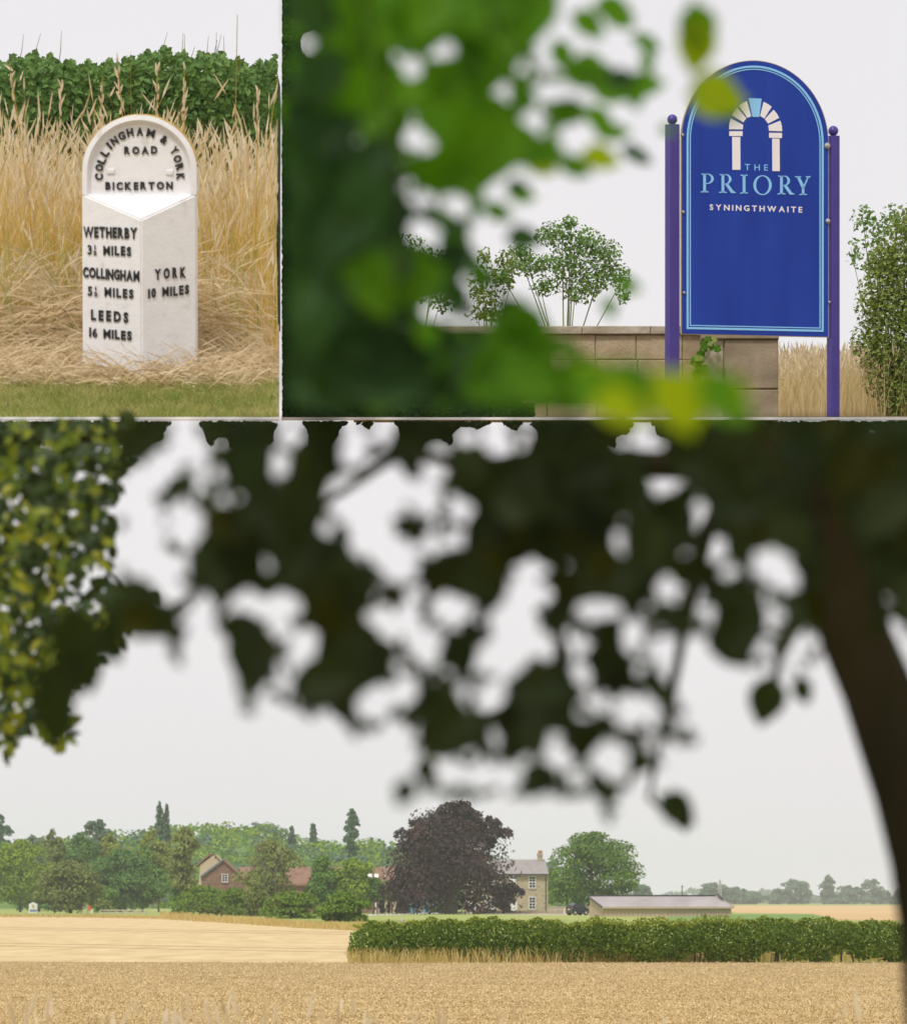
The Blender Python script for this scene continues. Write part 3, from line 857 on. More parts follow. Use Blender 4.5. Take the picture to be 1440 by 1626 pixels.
for (px, top, yaw_px) in ((1068.5, 200, 21), (1327, 211, 18.5)):
    x = gx_(px); w = yaw_px * SS / 2 * 0.86
    mb = MB()
    c, s = math.cos(math.radians(16)), math.sin(math.radians(16))
    def rot(q): return [(x + a * c - b * s, 0.03 + a * s + b * c) for a, b in q]
    ch = w * 0.18
    sq = rot([(-w + ch, -w), (w - ch, -w), (w, -w + ch), (w, w - ch), (w - ch, w), (-w + ch, w), (-w, w - ch), (-w, -w + ch)])
    n = len(sq)
    V = [(a, b, -0.02) for a, b in sq] + [(a, b, gz_(top)) for a, b in sq] + [(x, 0.03, gz_(top) + 0.004)]
    f4 = [(i, (i + 1) % n, n + (i + 1) % n, n + i) for i in range(n)]
    f3 = [(n + i, n + (i + 1) % n, 2 * n) for i in range(n)]
    pb = mb.add(V, f3, f4).build('post', M['post_purple'], sg, local=True)
    MB().ball((x, 0.03, gz_(top - 8.0)), 8.2 * SS, 16, 10).tube([(x, 0.03, gz_(top)), (x, 0.03, gz_(top - 3))], [4 * SS, 4 * SS], 10).build('finial', M['post_purple'], pb, smooth=True, local=True)
for (px, py, r) in ((1082.5, 217, 2.6), (1083.5, 339, 2.6), (1085, 467, 2.4), (1314.5, 228, 5.2), (1315.5, 348, 4.2), (1318, 477, 2.4)):
    MB().ball((gx_(px), -0.004, gz_(py + (px - 1199) * 0.0)), r * SS, 10, 6).build('bolt', M['steel'], sg, local=True)

# ------------------------------------------------------------------ stone wall and gate pier behind the sign
def block(px0, px1, py0, py1, Y, depth, m, parent, name='stone_block', proud=0.0, bev=0.006):
    a = P(px0, py1, Y); b = P(px1, py0, Y)
    j = 0.0013
    mb = MB(); mb.box(a.x + j, b.x - j, Y - proud, Y + depth, a.z + j, b.z - j, bev)
    o = mb.build(name, m, parent)
    return o
wl = thing('stone_wall', 'low sandstone block wall with flat coping behind the blue sign', 'wall', P(850, 662, 52.0))
mb = MB(); a = P(560, 664, 52.02); b = P(1148, 531, 52.02); mb.box(a.x, b.x, 52.012, 52.22, a.z, b.z); mb.build('core', M['mortar'], wl)
rows = [(531, 571), (571, 607), (607, 639), (639, 668)]
for i, (r0, r1) in enumerate(rows):
    px = 560 - (i % 2) * 34
    while px < 1146:
        w = random.uniform(54, 84)
        e = min(px + w, 1146)
        if e > 562:
            block(max(px, 561), e, r0, r1, 52.0, 0.2, M['stone'], wl, proud=random.uniform(0.0, 0.008), bev=random.uniform(0.003, 0.008))
        px = e
px = 555
while px < 1148:
    e = min(px + random.uniform(90, 150), 1149)
    block(px, e, 517, 530.5, 51.97, 0.28, M['coping'], wl, 'coping_slab', random.uniform(0, 0.008), 0.005)
    px = e
pr = thing('gate_pier', 'square sandstone gate pier at the wall end below the sign', 'pier', P(1178, 662, 51.6))
mb = MB(); a = P(1117, 664, 51.62); b = P(1234, 536, 51.62); mb.box(a.x, b.x, 51.62, 51.98, a.z, b.z); mb.build('core', M['mortar'], pr)
for q in ((1150, 1236, 539, 617), (1150, 1236, 618.5, 668)): block(*q, 51.6, 0.38, M['pier_stone'], pr, proud=0.004)
for q in ((1116, 1149, 539, 620), (1116, 1149, 621, 668)): block(*q, 51.6, 0.38, M['coping'], pr, proud=-0.008)
block(1114, 1237, 525, 538, 51.58, 0.42, M['pier_stone'], pr, 'cap_stone', 0.006)
# ivy on the wall end
ivy = thing('ivy_plant', 'small green ivy climbing the wall end under the sign', 'ivy', P(1110, 605, 51.55))
TV = np.array([(0, 0, 0), (0.45, 0.1, 0.05), (0.3, 0.45, 0), (0.5, 0.7, -0.05), (0, 1.0, 0.03), (-0.5, 0.7, -0.05), (-0.3, 0.45, 0), (-0.45, 0.1, 0.05)])
TF = np.array([(0, 1, 2), (0, 2, 6), (0, 6, 7), (2, 3, 4), (2, 4, 6), (4, 5, 6)])
nl = 46
for k in range(nl):
    t = k / nl
    py = 536 + 72 * t
    pxc = 1128 - 22 * min(1, t * 2.2) + (4 if t > 0.6 else 0)
    p = np.array(P(pxc + random.gauss(0, 7 if t < 0.3 else 4.5), py + random.gauss(0, 3), 51.54 - random.uniform(0, 0.04)))[None]
    R = frames(np.array([(random.gauss(0, 0.5), -0.3, -1.0)]), np.array([(random.gauss(0, 0.4), -1.0, 0.5)]))
    V, Fc = scatter(TV, TF, p, R, np.array([random.uniform(9, 14) * 52 / F]))
    mk('leaf', V, Fc, M['bright_green_leaf'] if k % 3 else M['bush_leaf'], ivy)
MB().tube([P(1128, 534, 51.57), P(1112, 560, 51.57), P(1106, 585, 51.57), P(1110, 612, 51.57)], [0.006, 0.006, 0.005, 0.003], 5).build('stem', M['bark'], ivy)

# dry grass and bush beyond the pier
n = 5200
Y = 53.2 + 5.5 * rng.random(n)
X = patch_x(Y, 1150, 1560)
base = np.stack([X, Y, zr(Y) - 0.02], -1)
h = (0.30 + 0.20 * rng.random(n))
V, Fc, tip, d = stems(base, h, np.stack([rng.normal(size=n) * 0.25, rng.normal(size=n) * 0.2], -1), 0.002 + 0.003 * rng.random(n))
g2 = tag(mk('dry_grass', V, Fc, M['pale_stalk']), 'tall pale dry grass beyond the gate pier and purple post', 'grass', kind='stuff')
sel = rng.random(n) < 0.6
V, Fc = heads(tip[sel], d[sel], 0.06 + 0.08 * rng.random(sel.sum()), 0.007 + 0.008 * rng.random(sel.sum()))
mk('seed_foliage', V, Fc, M['seed'], g2, kind='stuff')

def shrub(name, label, cat, group, Y, base_px, base_py, lobes, nleaf, size, m, stemm, depth=0.5, stemr=0.006, stems_=8, aspect=0.6):
    """a bush from pixel lobes (px,py,rx,ry) at distance Y"""
    root = thing(name, label, cat, P(base_px, base_py, Y), group)
    k = Y / F
    lw = np.array([l[2] * l[3] for l in lobes], float); lw /= lw.sum()
    ids = rng.choice(len(lobes), nleaf, p=lw)
    L = np.array(lobes, float)[ids]
    dr = sphere_dirs(nleaf) * (rng.random(nleaf) ** 0.45)[:, None]
    px = L[:, 0] + dr[:, 0] * L[:, 2]; py = L[:, 1] - dr[:, 2] * L[:, 3]
    YY = Y + dr[:, 1] * (L[:, 2]) * k * depth * 2
    pos = np.stack([(px - HX) / F * Y, YY, EYE + (HY - py) / F * Y], -1)
    V, Fc = cards(pos, dr + np.array((0, -0.3, 0.5)), size, 0.8, aspect=aspect)
    mk('foliage', V, Fc, m, root)
    mb = MB()
    for q in range(stems_):
        l = lobes[q % len(lobes)]
        e = P(l[0] + random.uniform(-.4, .4) * l[2], l[1] - random.uniform(0, .5) * l[3], Y)
        b = P(base_px + random.uniform(-4, 4), base_py + 3, Y)
        c = b.lerp(e, 0.5) + Vector(((b.x - e.x) * 0.12, 0, 0.0))
        mb.tube([b, c, e], [stemr, stemr * 0.7, stemr * 0.3], 5)
    mb.build('stem', stemm, root, kind='stuff')
    return root
shrub('hawthorn_bush', 'leafy green hawthorn bush at the edge beyond the purple post', 'bush', None, 53.4, 1420, 660,
      [(1395, 480, 40, 55), (1430, 430, 40, 60), (1440, 520, 65, 70), (1425, 590, 60, 60), (1450, 640, 60, 40), (1380, 545, 32, 40), (1450, 360, 40, 40), (1480, 480, 60, 130), (1400, 420, 28, 40)], 13500, 0.031, M['bush_leaf'], M['bark'], stems_=12)
shrub('pale_shrub', 'thin pale green shrub top showing beyond the hawthorn bush', 'shrub', None, 58.0, 1400, 660,
      [(1370, 350, 22, 28), (1400, 370, 30, 35), (1420, 345, 25, 25), (1385, 410, 25, 40), (1440, 380, 25, 40), (1355, 400, 12, 30)], 700, 0.04, M['sapling_leaf'], M['twig'], stems_=9)
shrub('sapling', 'young spreading leafy tree rising over the stone wall', 'tree', None, 57.0, 898, 655,
      [(880, 372, 34, 24), (925, 385, 38, 28), (962, 405, 30, 28), (900, 420, 48, 30), (950, 440, 36, 26), (840, 420, 34, 22), (985, 440, 18, 24), (920, 462, 34, 22), (865, 455, 26, 16), (826, 398, 20, 18), (905, 352, 16, 12), (800, 440, 16, 16), (990, 470, 12, 14)], 4600, 0.029, M['sapling_leaf'], M['twig'], stemr=0.008, stems_=12)
shrub('shrub', 'small dark leaved shrub just above the wall coping by the sapling', 'shrub', None, 57.5, 772, 655,
      [(775, 480, 26, 30), (760, 450, 20, 30), (795, 440, 26, 30), (772, 500, 35, 14), (810, 415, 25, 25), (770, 410, 14, 22)], 1000, 0.035, M['bush_leaf'], M['twig'])
shrub('elder_bush', 'dark bush glimpsed through the leaf gaps over the wall', 'bush', None, 57.5, 660, 655,
      [(650, 400, 40, 30), (690, 410, 30, 18), (640, 450, 50, 40), (700, 470, 25, 30), (620, 480, 30, 30)], 1300, 0.036, M['hedge_leaf'], M['twig'])

# ------------------------------------------------------------------ foliage masks (photo pixels)
H_BOT = [(462, 694, 27, 27), (442, 736, 28, 26), (555, 721, 33, 30), (562, 690, 24, 16), (610, 690, 24, 22), (741, 694, 22, 15), (786, 702, 36, 28), (809, 734, 24, 18), (836, 698, 18, 24), (692, 736, 28, 38), (673, 789, 34, 42), (733, 800, 28, 28),
         (551, 789, 50, 42), (612, 778, 46, 60), (590, 846, 48, 52), (635, 891, 46, 46), (515, 840, 14, 18), (722, 865, 22, 28), (682, 866, 14, 22), (612, 993, 38, 34), (650, 985, 22, 40), (655, 945, 16, 14), (718, 967, 38, 38), (680, 1028, 24, 36),
         (832, 944, 46, 40), (817, 990, 52, 46), (794, 1043, 56, 42), (855, 1028, 34, 28), (840, 900, 30, 14), (779, 1107, 32, 36), (737, 1100, 12, 16), (419, 967, 26, 26), (457, 963, 28, 24), (483, 1028, 38, 38), (442, 997, 26, 22), (449, 1084, 14, 16),
         (597, 1115, 38, 42), (646, 1092, 18, 26), (693, 1122, 11, 11), (711, 1228, 30, 34), (764, 1232, 36, 32), (805, 1238, 26, 28), (786, 1175, 9, 16), (885, 1202, 28, 28), (832, 1202, 12, 12), (540, 905, 8, 8), (512, 958, 10, 10), (430, 790, 9, 12),
         (293, 706, 34, 40), (262, 735, 40, 34), (238, 758, 52, 32), (205, 776, 36, 26), (318, 740, 10, 40), (218, 812, 46, 22), (227, 850, 46, 46), (293, 836, 38, 50), (253, 900, 58, 44), (280, 942, 28, 26), (205, 880, 20, 40),
         (348, 752, 14, 14), (322, 965, 27, 27), (385, 950, 28, 28), (330, 1000, 20, 18), (300, 985, 20, 18),
         (1020, 693, 22, 22), (1045, 722, 30, 28), (1054, 764, 24, 36), (990, 700, 12, 9), (1110, 818, 14, 25), (985, 868, 12, 28), (1139, 872, 17, 24), (1154, 913, 15, 11), (1228, 897, 40, 38), (1253, 922, 22, 20), (1210, 870, 18, 14), (1058, 938, 24, 28), (1102, 934, 10, 13),
         (1127, 976, 20, 25), (1226, 976, 12, 22), (954, 963, 42, 22), (935, 975, 20, 18), (1004, 1009, 22, 32), (925, 1026, 24, 19), (921, 1067, 20, 24), (1208, 1026, 18, 26), (1270, 1013, 16, 13), (1262, 1042, 18, 18), (958, 1117, 18, 22), (1000, 1130, 32, 38),
         (1037, 1134, 20, 26), (1079, 1150, 8, 12), (1033, 1180, 11, 16), (975, 1209, 33, 44), (1066, 1192, 24, 18), (1420, 1018, 24, 42), (1407, 947, 20, 16), (1411, 872, 9, 17), (1409, 701, 8, 12), (1433, 700, 8, 12), (1384, 693, 7, 10), (915, 1240, 14, 16),
         (1020, 1250, 30, 26), (1010, 1300, 26, 30), (945, 1290, 18, 30)]
rs_ = np.random.default_rng(21)
H_BOT += [(float(rs_.uniform(340, 1290)), float(rs_.uniform(700, 1220)), float(rs_.uniform(6, 12)), float(rs_.uniform(7, 14))) for _ in range(105)]
LOW_X = [150, 190, 215, 240, 262, 280, 294, 310, 335, 360, 372, 386, 397, 415, 440, 462, 482, 500, 520, 545, 562, 580, 600, 625, 650, 668, 685, 700, 740, 780, 830, 880, 910, 940, 970, 985, 1000, 1020, 1050, 1075, 1105, 1120, 1150, 1200, 1240, 1260, 1280, 1310, 1340, 1440]
LOW_Y = [900, 1000, 1010, 1000, 1008, 1058, 1000, 975, 985, 1000, 1050, 1128, 1122, 1085, 1104, 1110, 1138, 1128, 1118, 1140, 1163, 1158, 1150, 1138, 1128, 1262, 1252, 1260, 1263, 1254, 1258, 1250, 1260, 1250, 1300, 1258, 1232, 1222, 1205, 1175, 1172, 1020, 1045, 1055, 1030, 1050, 1082, 1085, 1080, 1100]
def inside_bot(px, py):
    ok = (py < np.interp(px, LOW_X, LOW_Y) + 6) & (px > 188) & ~((px > 1300) & (px < 1385) & (py > 800 + (px - 1300) * 1.2)) & ~((px > 1300) & (py > 1010))
    # the open sky bay at the right, under the limb
    bay = (px > 1030) & (px < 1125) & (py > 1010) & (py > 1010 + (px - 1030) * 0.0) & (px - 1030 > (py - 1040) * 0.62)
    return ok & ~bay
def in_holes(px, py, H, k=0.93):
    r = np.zeros(px.shape, bool)
    for cx, cy, rx, ry in H:
        e = 1.0 if k >= 1 else (k if min(rx, ry) > 26 else (k + 0.08 if min(rx, ry) > 14 else 1.1))
        r |= ((px - cx) / (rx * e)) ** 2 + ((py - cy) / (ry * e)) ** 2 < 1
    return r
SAMP = [(0, .08), (0, .3), (0, .55), (0, .8), (0, .98), (-.24, .3), (.24, .3), (-.26, .55), (.26, .55), (-.13, .82), (.13, .82)]
def near_leaves(inside, H, box, size, Yr, hk=0.87, cell=5, target=0.985, extra=0.35, seed=3):
    """leaves laid over one another until a region is closed, keeping its gaps open"""
    rg = np.random.default_rng(seed)
    x0, x1, y0, y1 = box
    gxs, gys = np.meshgrid(np.arange(x0, x1, cell) + cell / 2, np.arange(y0, y1, cell) + cell / 2)
    allow = inside(gxs, gys) & ~in_holes(gxs, gys, H, hk)
    cov = np.zeros(allow.shape, np.int16)
    samp = np.array(SAMP)
    nx_, ny_ = allow.shape[1], allow.shape[0]
    out = []
    tt = np.linspace(0.04, 0.98, 16)
    ww = 0.27 * np.sin(PI * tt ** 0.8) ** 0.9
    fs = np.concatenate([np.stack([ww * q, tt], -1) for q in (-0.9, -0.45, 0, 0.45, 0.9)])
    total = allow.sum()
    for it in range(60000):
        un = allow & (cov == 0)
        if it % 40 == 0:
            idx = np.argwhere(un)
            if len(idx) < total * (1 - target): break
        r, c = idx[rg.integers(len(idx))]
        if cov[r, c] > 0: continue
        cx, cy = gxs[r, c], gys[r, c]
        for L in size * np.array((1.15, 0.9, 0.7, 0.52, 0.4, 0.3, 0.22, 0.16)) * rg.uniform(0.85, 1.15):
            done = False
            for a in rg.normal(size=6) * (0.9 if L > 0.5 * size else 1.8):
                ux, uy = math.sin(a), math.cos(a)
                k = rg.uniform(0.25, 0.7)
                bx, by = cx - ux * L * k, cy - uy * L * k
                qx = bx + ux * L * samp[:, 1] - uy * L * samp[:, 0]; qy = by + uy * L * samp[:, 1] + ux * L * samp[:, 0]
                ci = ((qx - x0) / cell).astype(int); ri = ((qy - y0) / cell).astype(int)
                if ci.min() < 0 or ri.min() < 0 or ci.max() >= nx_ or ri.max() >= ny_: continue
                if allow[ri, ci].sum() < len(samp) - (1 if L > 0.5 * size else 0): continue
                qx = bx + ux * L * fs[:, 1] - uy * L * fs[:, 0]; qy = by + uy * L * fs[:, 1] + ux * L * fs[:, 0]
                ci = np.clip(((qx - x0) / cell).astype(int), 0, nx_ - 1); ri = np.clip(((qy - y0) / cell).astype(int), 0, ny_ - 1)
                if allow[ri, ci].mean() < (0.95 if L > 0.3 * size else 0.90): continue
                out.append((bx, by, ux, uy, L))
                cov[ri, ci] += 1
                done = True
                break
            if done: break
        else:
            # too narrow for a whole leaf: a small leaf tip closes it
            a = rg.uniform(0, 2 * PI); L = rg.uniform(17, 24)
            ux, uy = math.sin(a), math.cos(a)
            out.append((cx - ux * L * 0.5, cy - uy * L * 0.5, ux, uy, L))
            cov[max(r - 1, 0):r + 2, max(c - 1, 0):c + 2] += 1
    A = np.array(out)
    n = len(A)
    # a second, jittered layer over part of it
    e = A[rg.random(n) < extra].copy(); e[:, 0] += rg.normal(size=len(e)) * 4; e[:, 1] += rg.normal(size=len(e)) * 4
    A = np.concatenate([A, e]); n = len(A)
    Y = rg.uniform(*Yr, n)
    pos = np.stack([(A[:, 0] - HX) / F * Y, Y, EYE + (HY - A[:, 1]) / F * Y], -1)
    ax = np.stack([A[:, 2], rg.normal(size=n) * 0.2, -A[:, 3]], -1)
    no = np.stack([rg.normal(size=n) * 0.25, -np.ones(n), rg.normal(size=n) * 0.25 + 0.2], -1)
    return A, pos, frames(ax, no), A[:, 4] * Y / F * 1.08
def leaf_mesh(name, pos, R, s, m, parent, kind=None):
    V, Fc = scatter(LEAF_V, LEAF_F, pos, R, np.stack([s * 1.18, s, s], 1))
    return mk(name, V, Fc, m, parent, kind=kind)

# ------------------------------------------------------------------ arching tree in front of the lower view
tr = thing('arching_tree', 'dark arching tree with brown trunk and shaded leaves over the wheat view', 'tree', P(1500, 5100, 5.4))
tr.location.z = 0
YT = 5.4
def trunk_pts(lst): return [P(x, y, YT) for x, y, w in lst], [w / 2 * YT / F for x, y, w in lst]
tp = [(1560, 4990, 175), (1540, 3000, 165), (1518, 1640, 160), (1504, 1480, 152), (1484, 1360, 146), (1452, 1250, 136), (1418, 1160, 126), (1392, 1090, 118), (1362, 1020, 116), (1340, 940, 120), (1326, 850, 128), (1312, 780, 132), (1280, 748, 116), (1210, 738, 92), (1120, 734, 70)]
p_, r_ = trunk_pts(tp)
trunk = MB().tube(p_, r_, 14).build('trunk', M['bark'], tr, smooth=True)
for lst in ([(1330, 840, 124), (1306, 770, 140), (1262, 722, 96), (1190, 706, 64), (1100, 702, 50)], [(1345, 860, 90), (1340, 790, 92), (1352, 730, 84), (1384, 704, 56), (1440, 700, 48), (1700, 730, 40), (2000, 760, 26), (2300, 840, 10)], [(1140, 733, 62), (1040, 738, 46), (960, 730, 38), (880, 722, 30), (760, 742, 22), (640, 718, 16)], [(1330, 800, 90), (1385, 745, 82), (1450, 715, 74), (1560, 705, 60), (1800, 800, 34), (2050, 930, 10)], [(1345, 900, 50), (1280, 960, 22), (1240, 1040, 14), (1216, 1140, 13)],
            [(1180, 740, 42), (1120, 850, 28), (1085, 1000, 18), (1060, 1140, 12)], [(880, 722, 26), (890, 880, 18), (884, 1100, 14), (700, 1160, 8)], [(640, 718, 14), (420, 860, 12), (360, 900, 10), (250, 985, 8)], [(1070, 1060, 10), (1030, 1268, 9), (1092, 1318, 14)]):
    p_, r_ = trunk_pts(lst)
    MB().tube(p_, r_, 12).build('limb', M['bark'], tr, smooth=True)
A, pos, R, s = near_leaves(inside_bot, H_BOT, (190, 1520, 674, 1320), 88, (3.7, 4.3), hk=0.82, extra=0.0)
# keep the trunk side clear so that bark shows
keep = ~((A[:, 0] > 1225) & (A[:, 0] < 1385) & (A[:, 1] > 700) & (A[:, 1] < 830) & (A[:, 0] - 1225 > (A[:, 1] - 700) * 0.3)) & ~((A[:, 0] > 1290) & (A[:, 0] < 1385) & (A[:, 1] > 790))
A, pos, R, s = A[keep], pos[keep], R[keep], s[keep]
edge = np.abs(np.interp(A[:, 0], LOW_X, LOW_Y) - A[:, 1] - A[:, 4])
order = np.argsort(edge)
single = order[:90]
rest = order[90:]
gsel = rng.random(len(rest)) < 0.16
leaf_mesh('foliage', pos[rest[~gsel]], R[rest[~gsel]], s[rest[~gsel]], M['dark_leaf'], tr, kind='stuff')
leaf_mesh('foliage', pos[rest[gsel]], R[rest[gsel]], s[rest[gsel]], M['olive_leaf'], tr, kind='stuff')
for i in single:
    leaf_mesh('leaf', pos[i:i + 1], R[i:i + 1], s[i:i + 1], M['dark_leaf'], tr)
# the crown goes on beyond the edge of the view
n_ = 620
rgx = np.random.default_rng(77)
bx_ = 1500 + 850 * rgx.random(n_); by_ = 684 + (330 - 0.22 * (bx_ - 1500)) * rgx.random(n_) + 0.10 * (bx_ - 1500)
a_ = rgx.normal(size=n_) * 0.8; Y_ = rgx.uniform(3.7, 4.6, n_)
ex_ = leaf_mesh('foliage', np.stack([(bx_ - HX) / F * Y_, Y_, EYE + (HY - by_) / F * Y_], -1), frames(np.stack([np.sin(a_), rgx.normal(size=n_) * .3, -np.cos(a_)], -1), np.stack([rgx.normal(size=n_) * .3, -np.ones(n_), rgx.normal(size=n_) * .3 + .3], -1)), rgx.uniform(60, 110, n_) * Y_ / F, M['dark_leaf'], tr, kind='stuff')
# loose leaves hanging in the gaps
for (x, y, a, L, dpt) in ((262, 778, 1.9, 46, 3.4), (266, 866, 1.1, 30, 3.6), (1228, 1070, -0.25, 90, 3.6), (1262, 1075, 0.5, 52, 3.6), (1045, 1262, 0.9, 80, 3.4), (655, 1235, -0.5, 55, 2.6), (110, 960, 0.15, 120, 3.2), (95, 1040, -0.1, 110, 3.2), (120, 1020, 0.3, 90, 3.4), (200, 960, -0.4, 70, 3.3), (150, 1000, 0.7, 70, 3.3), (84, 1100, 0.1, 90, 3.3)):
    Yl = dpt + 1.2
    p = np.array(P(x, y, Yl))[None]
    leaf_mesh('leaf', p, frames(np.array([(math.sin(a), 0.2, -math.cos(a))]), np.array([(0.1, -1, 0.3)])), np.array([L * Yl / F]), M['dark_leaf'], tr)

H_TOP = [(495, 70, 18, 22), (704, 83, 24, 24), (653, 111, 22, 20), (830, 102, 10, 10), (766, 132, 10, 10), (794, 147, 20, 22), (651, 213, 17, 30), (680, 232, 20, 26), (574, 224, 17, 20), (749, 247, 8, 10), (670, 316, 20, 13), (723, 326, 24, 22), (847, 194, 22, 25), (909, 215, 28, 26),
         (877, 145, 36, 22), (910, 145, 24, 20), (668, 367, 32, 28), (690, 390, 20, 20), (544, 450, 18, 16), (689, 488, 28, 20), (578, 512, 16, 8), (642, 520, 18, 9), (745, 513, 44, 12), (772, 482, 20, 24), (885, 580, 22, 16), (690, 590, 8, 8), (640, 375, 12, 10)]
# hanging creeper along the lower edge of the banks (in focus, closes the top of the leaf canopy)
def fringe(Y, xa, xb, r0, r1, n, size_px, m, name, label, H=None, root=None):
    px = rng.uniform(xa, xb, n); py = rng.uniform(r0, r1, n)
    L = size_px * (0.7 + 0.6 * rng.random(n))
    a = rng.normal(size=n) * 0.7
    ux, uy = np.sin(a), np.cos(a)
    good = np.ones(n, bool)
    for s, t in SAMP:
        qx = px + ux * L * t - uy * L * s; qy = py + uy * L * t + ux * L * s
        good &= (qx > xa) & (qx < xb) & (qy > r0)
        if H: good &= ~in_holes(qx, qy, H, 1.0)
        if r0 < 660: good &= qy < 664
    px, py, L, ux, uy = px[good], py[good], L[good], ux[good], uy[good]
    n = len(px)
    YY = Y + rng.uniform(-0.06, 0.0, n)
    pos = np.stack([(px - HX) / F * YY, YY, EYE + (HY - py) / F * YY], -1)
    R = frames(np.stack([ux, rng.normal(size=n) * 0.15, -uy], -1), np.stack([rng.normal(size=n) * 0.3, -np.ones(n), np.full(n, 0.3)], -1))
    V, Fc = scatter(LEAF_V, LEAF_F, pos, R, L * YY / F)
    ro = root or thing(name, label, {'creeper': 'creeper', 'column_shrub': 'shrub', 'ground_ivy': 'ivy'}[name], P((xa + xb) / 2, r1, Y))
    mk('foliage', V, Fc, m, ro)
    return ro
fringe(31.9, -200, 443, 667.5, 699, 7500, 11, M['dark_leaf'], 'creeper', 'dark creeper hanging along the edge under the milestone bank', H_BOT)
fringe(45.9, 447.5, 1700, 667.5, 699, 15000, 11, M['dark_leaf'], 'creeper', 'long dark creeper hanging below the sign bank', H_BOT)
cs_ = fringe(46.6, 447.8, 500, -30, 662, 12000, 24, M['deep_leaf'], 'column_shrub', 'narrow dark clipped shrub standing at the bank end', H_TOP)
fringe(46.15, 447.4, 476, -30, 662.8, 9000, 9, M['deep_leaf'], 'column_shrub', '', H_TOP, cs_)
gi_ = fringe(46.3, 447.8, 830, 560, 662.5, 5200, 20, M['deep_leaf'], 'ground_ivy', 'low dark leafy cover in front of the stone wall', H_TOP)
fringe(46.1, 447.4, 850, 640, 662.9, 7000, 9, M['deep_leaf'], 'ground_ivy', '', None, gi_)

# ------------------------------------------------------------------ bright leafy branch before the sign
H_TOP_BIG = list(H_TOP)
H_TOP += [(float(rs_.uniform(480, 960)), float(rs_.uniform(20, 560)), float(rs_.uniform(6, 12)), float(rs_.uniform(6, 13))) for _ in range(48)]
RB_Y = [-40, 0, 40, 60, 85, 110, 125, 140, 170, 200, 235, 262, 275, 300, 330, 350, 380, 420, 460, 490, 520, 540, 580, 610, 640, 670]
RB_X = [880, 880, 862, 850, 843, 848, 900, 930, 940, 932, 915, 885, 800, 760, 772, 750, 742, 768, 800, 850, 858, 900, 955, 975, 985, 990]
def inside_top(px, py):
    r = (px < np.interp(py, RB_Y, RB_X)) & (px > 460) & (py < 646) & (py > -60)
    sky_bay = (py > 262) & (py < 282) & (px > 790) & (px < 880)
    return r & ~sky_bay
br = thing('leafy_branch', 'bright green out of focus leafy branch hanging before the wall', 'branch', P(700, -80, 2.8))
A, pos, R, s = near_leaves(inside_top, H_TOP, (462, 1010, -60, 645), 96, (3.7, 4.3), hk=0.85, seed=5, extra=0.0)
cx = A[:, 0] + A[:, 2] * A[:, 4] / 2; cy = A[:, 1] + A[:, 3] * A[:, 4] / 2
bright = ((((cx - 705) / 190) ** 2 + ((cy - 95) / 190) ** 2 < 1) & (cx > 530)) | ((cx > 770) & (cy < 330)) | ((cx > 690) & (cx < 800) & (cy > 240) & (cy < 350)) | ((cx > 775) & (cy > 500)) | ((cx > 690) & (cy > 600) & (rng.random(len(cx)) < 0.5))  # zones painted as sunlit by the brighter leaf colour, the rest as shaded
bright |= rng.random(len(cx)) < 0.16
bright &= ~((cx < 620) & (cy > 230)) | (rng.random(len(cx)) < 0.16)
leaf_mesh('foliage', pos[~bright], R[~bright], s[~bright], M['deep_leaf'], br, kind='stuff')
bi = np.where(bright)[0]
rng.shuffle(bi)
leaf_mesh('foliage', pos[bi[60:]], R[bi[60:]], s[bi[60:]], M['bright_green_leaf'], br, kind='stuff')
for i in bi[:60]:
    leaf_mesh('leaf', pos[i:i + 1], R[i:i + 1], s[i:i + 1], M['bright_green_leaf'], br)
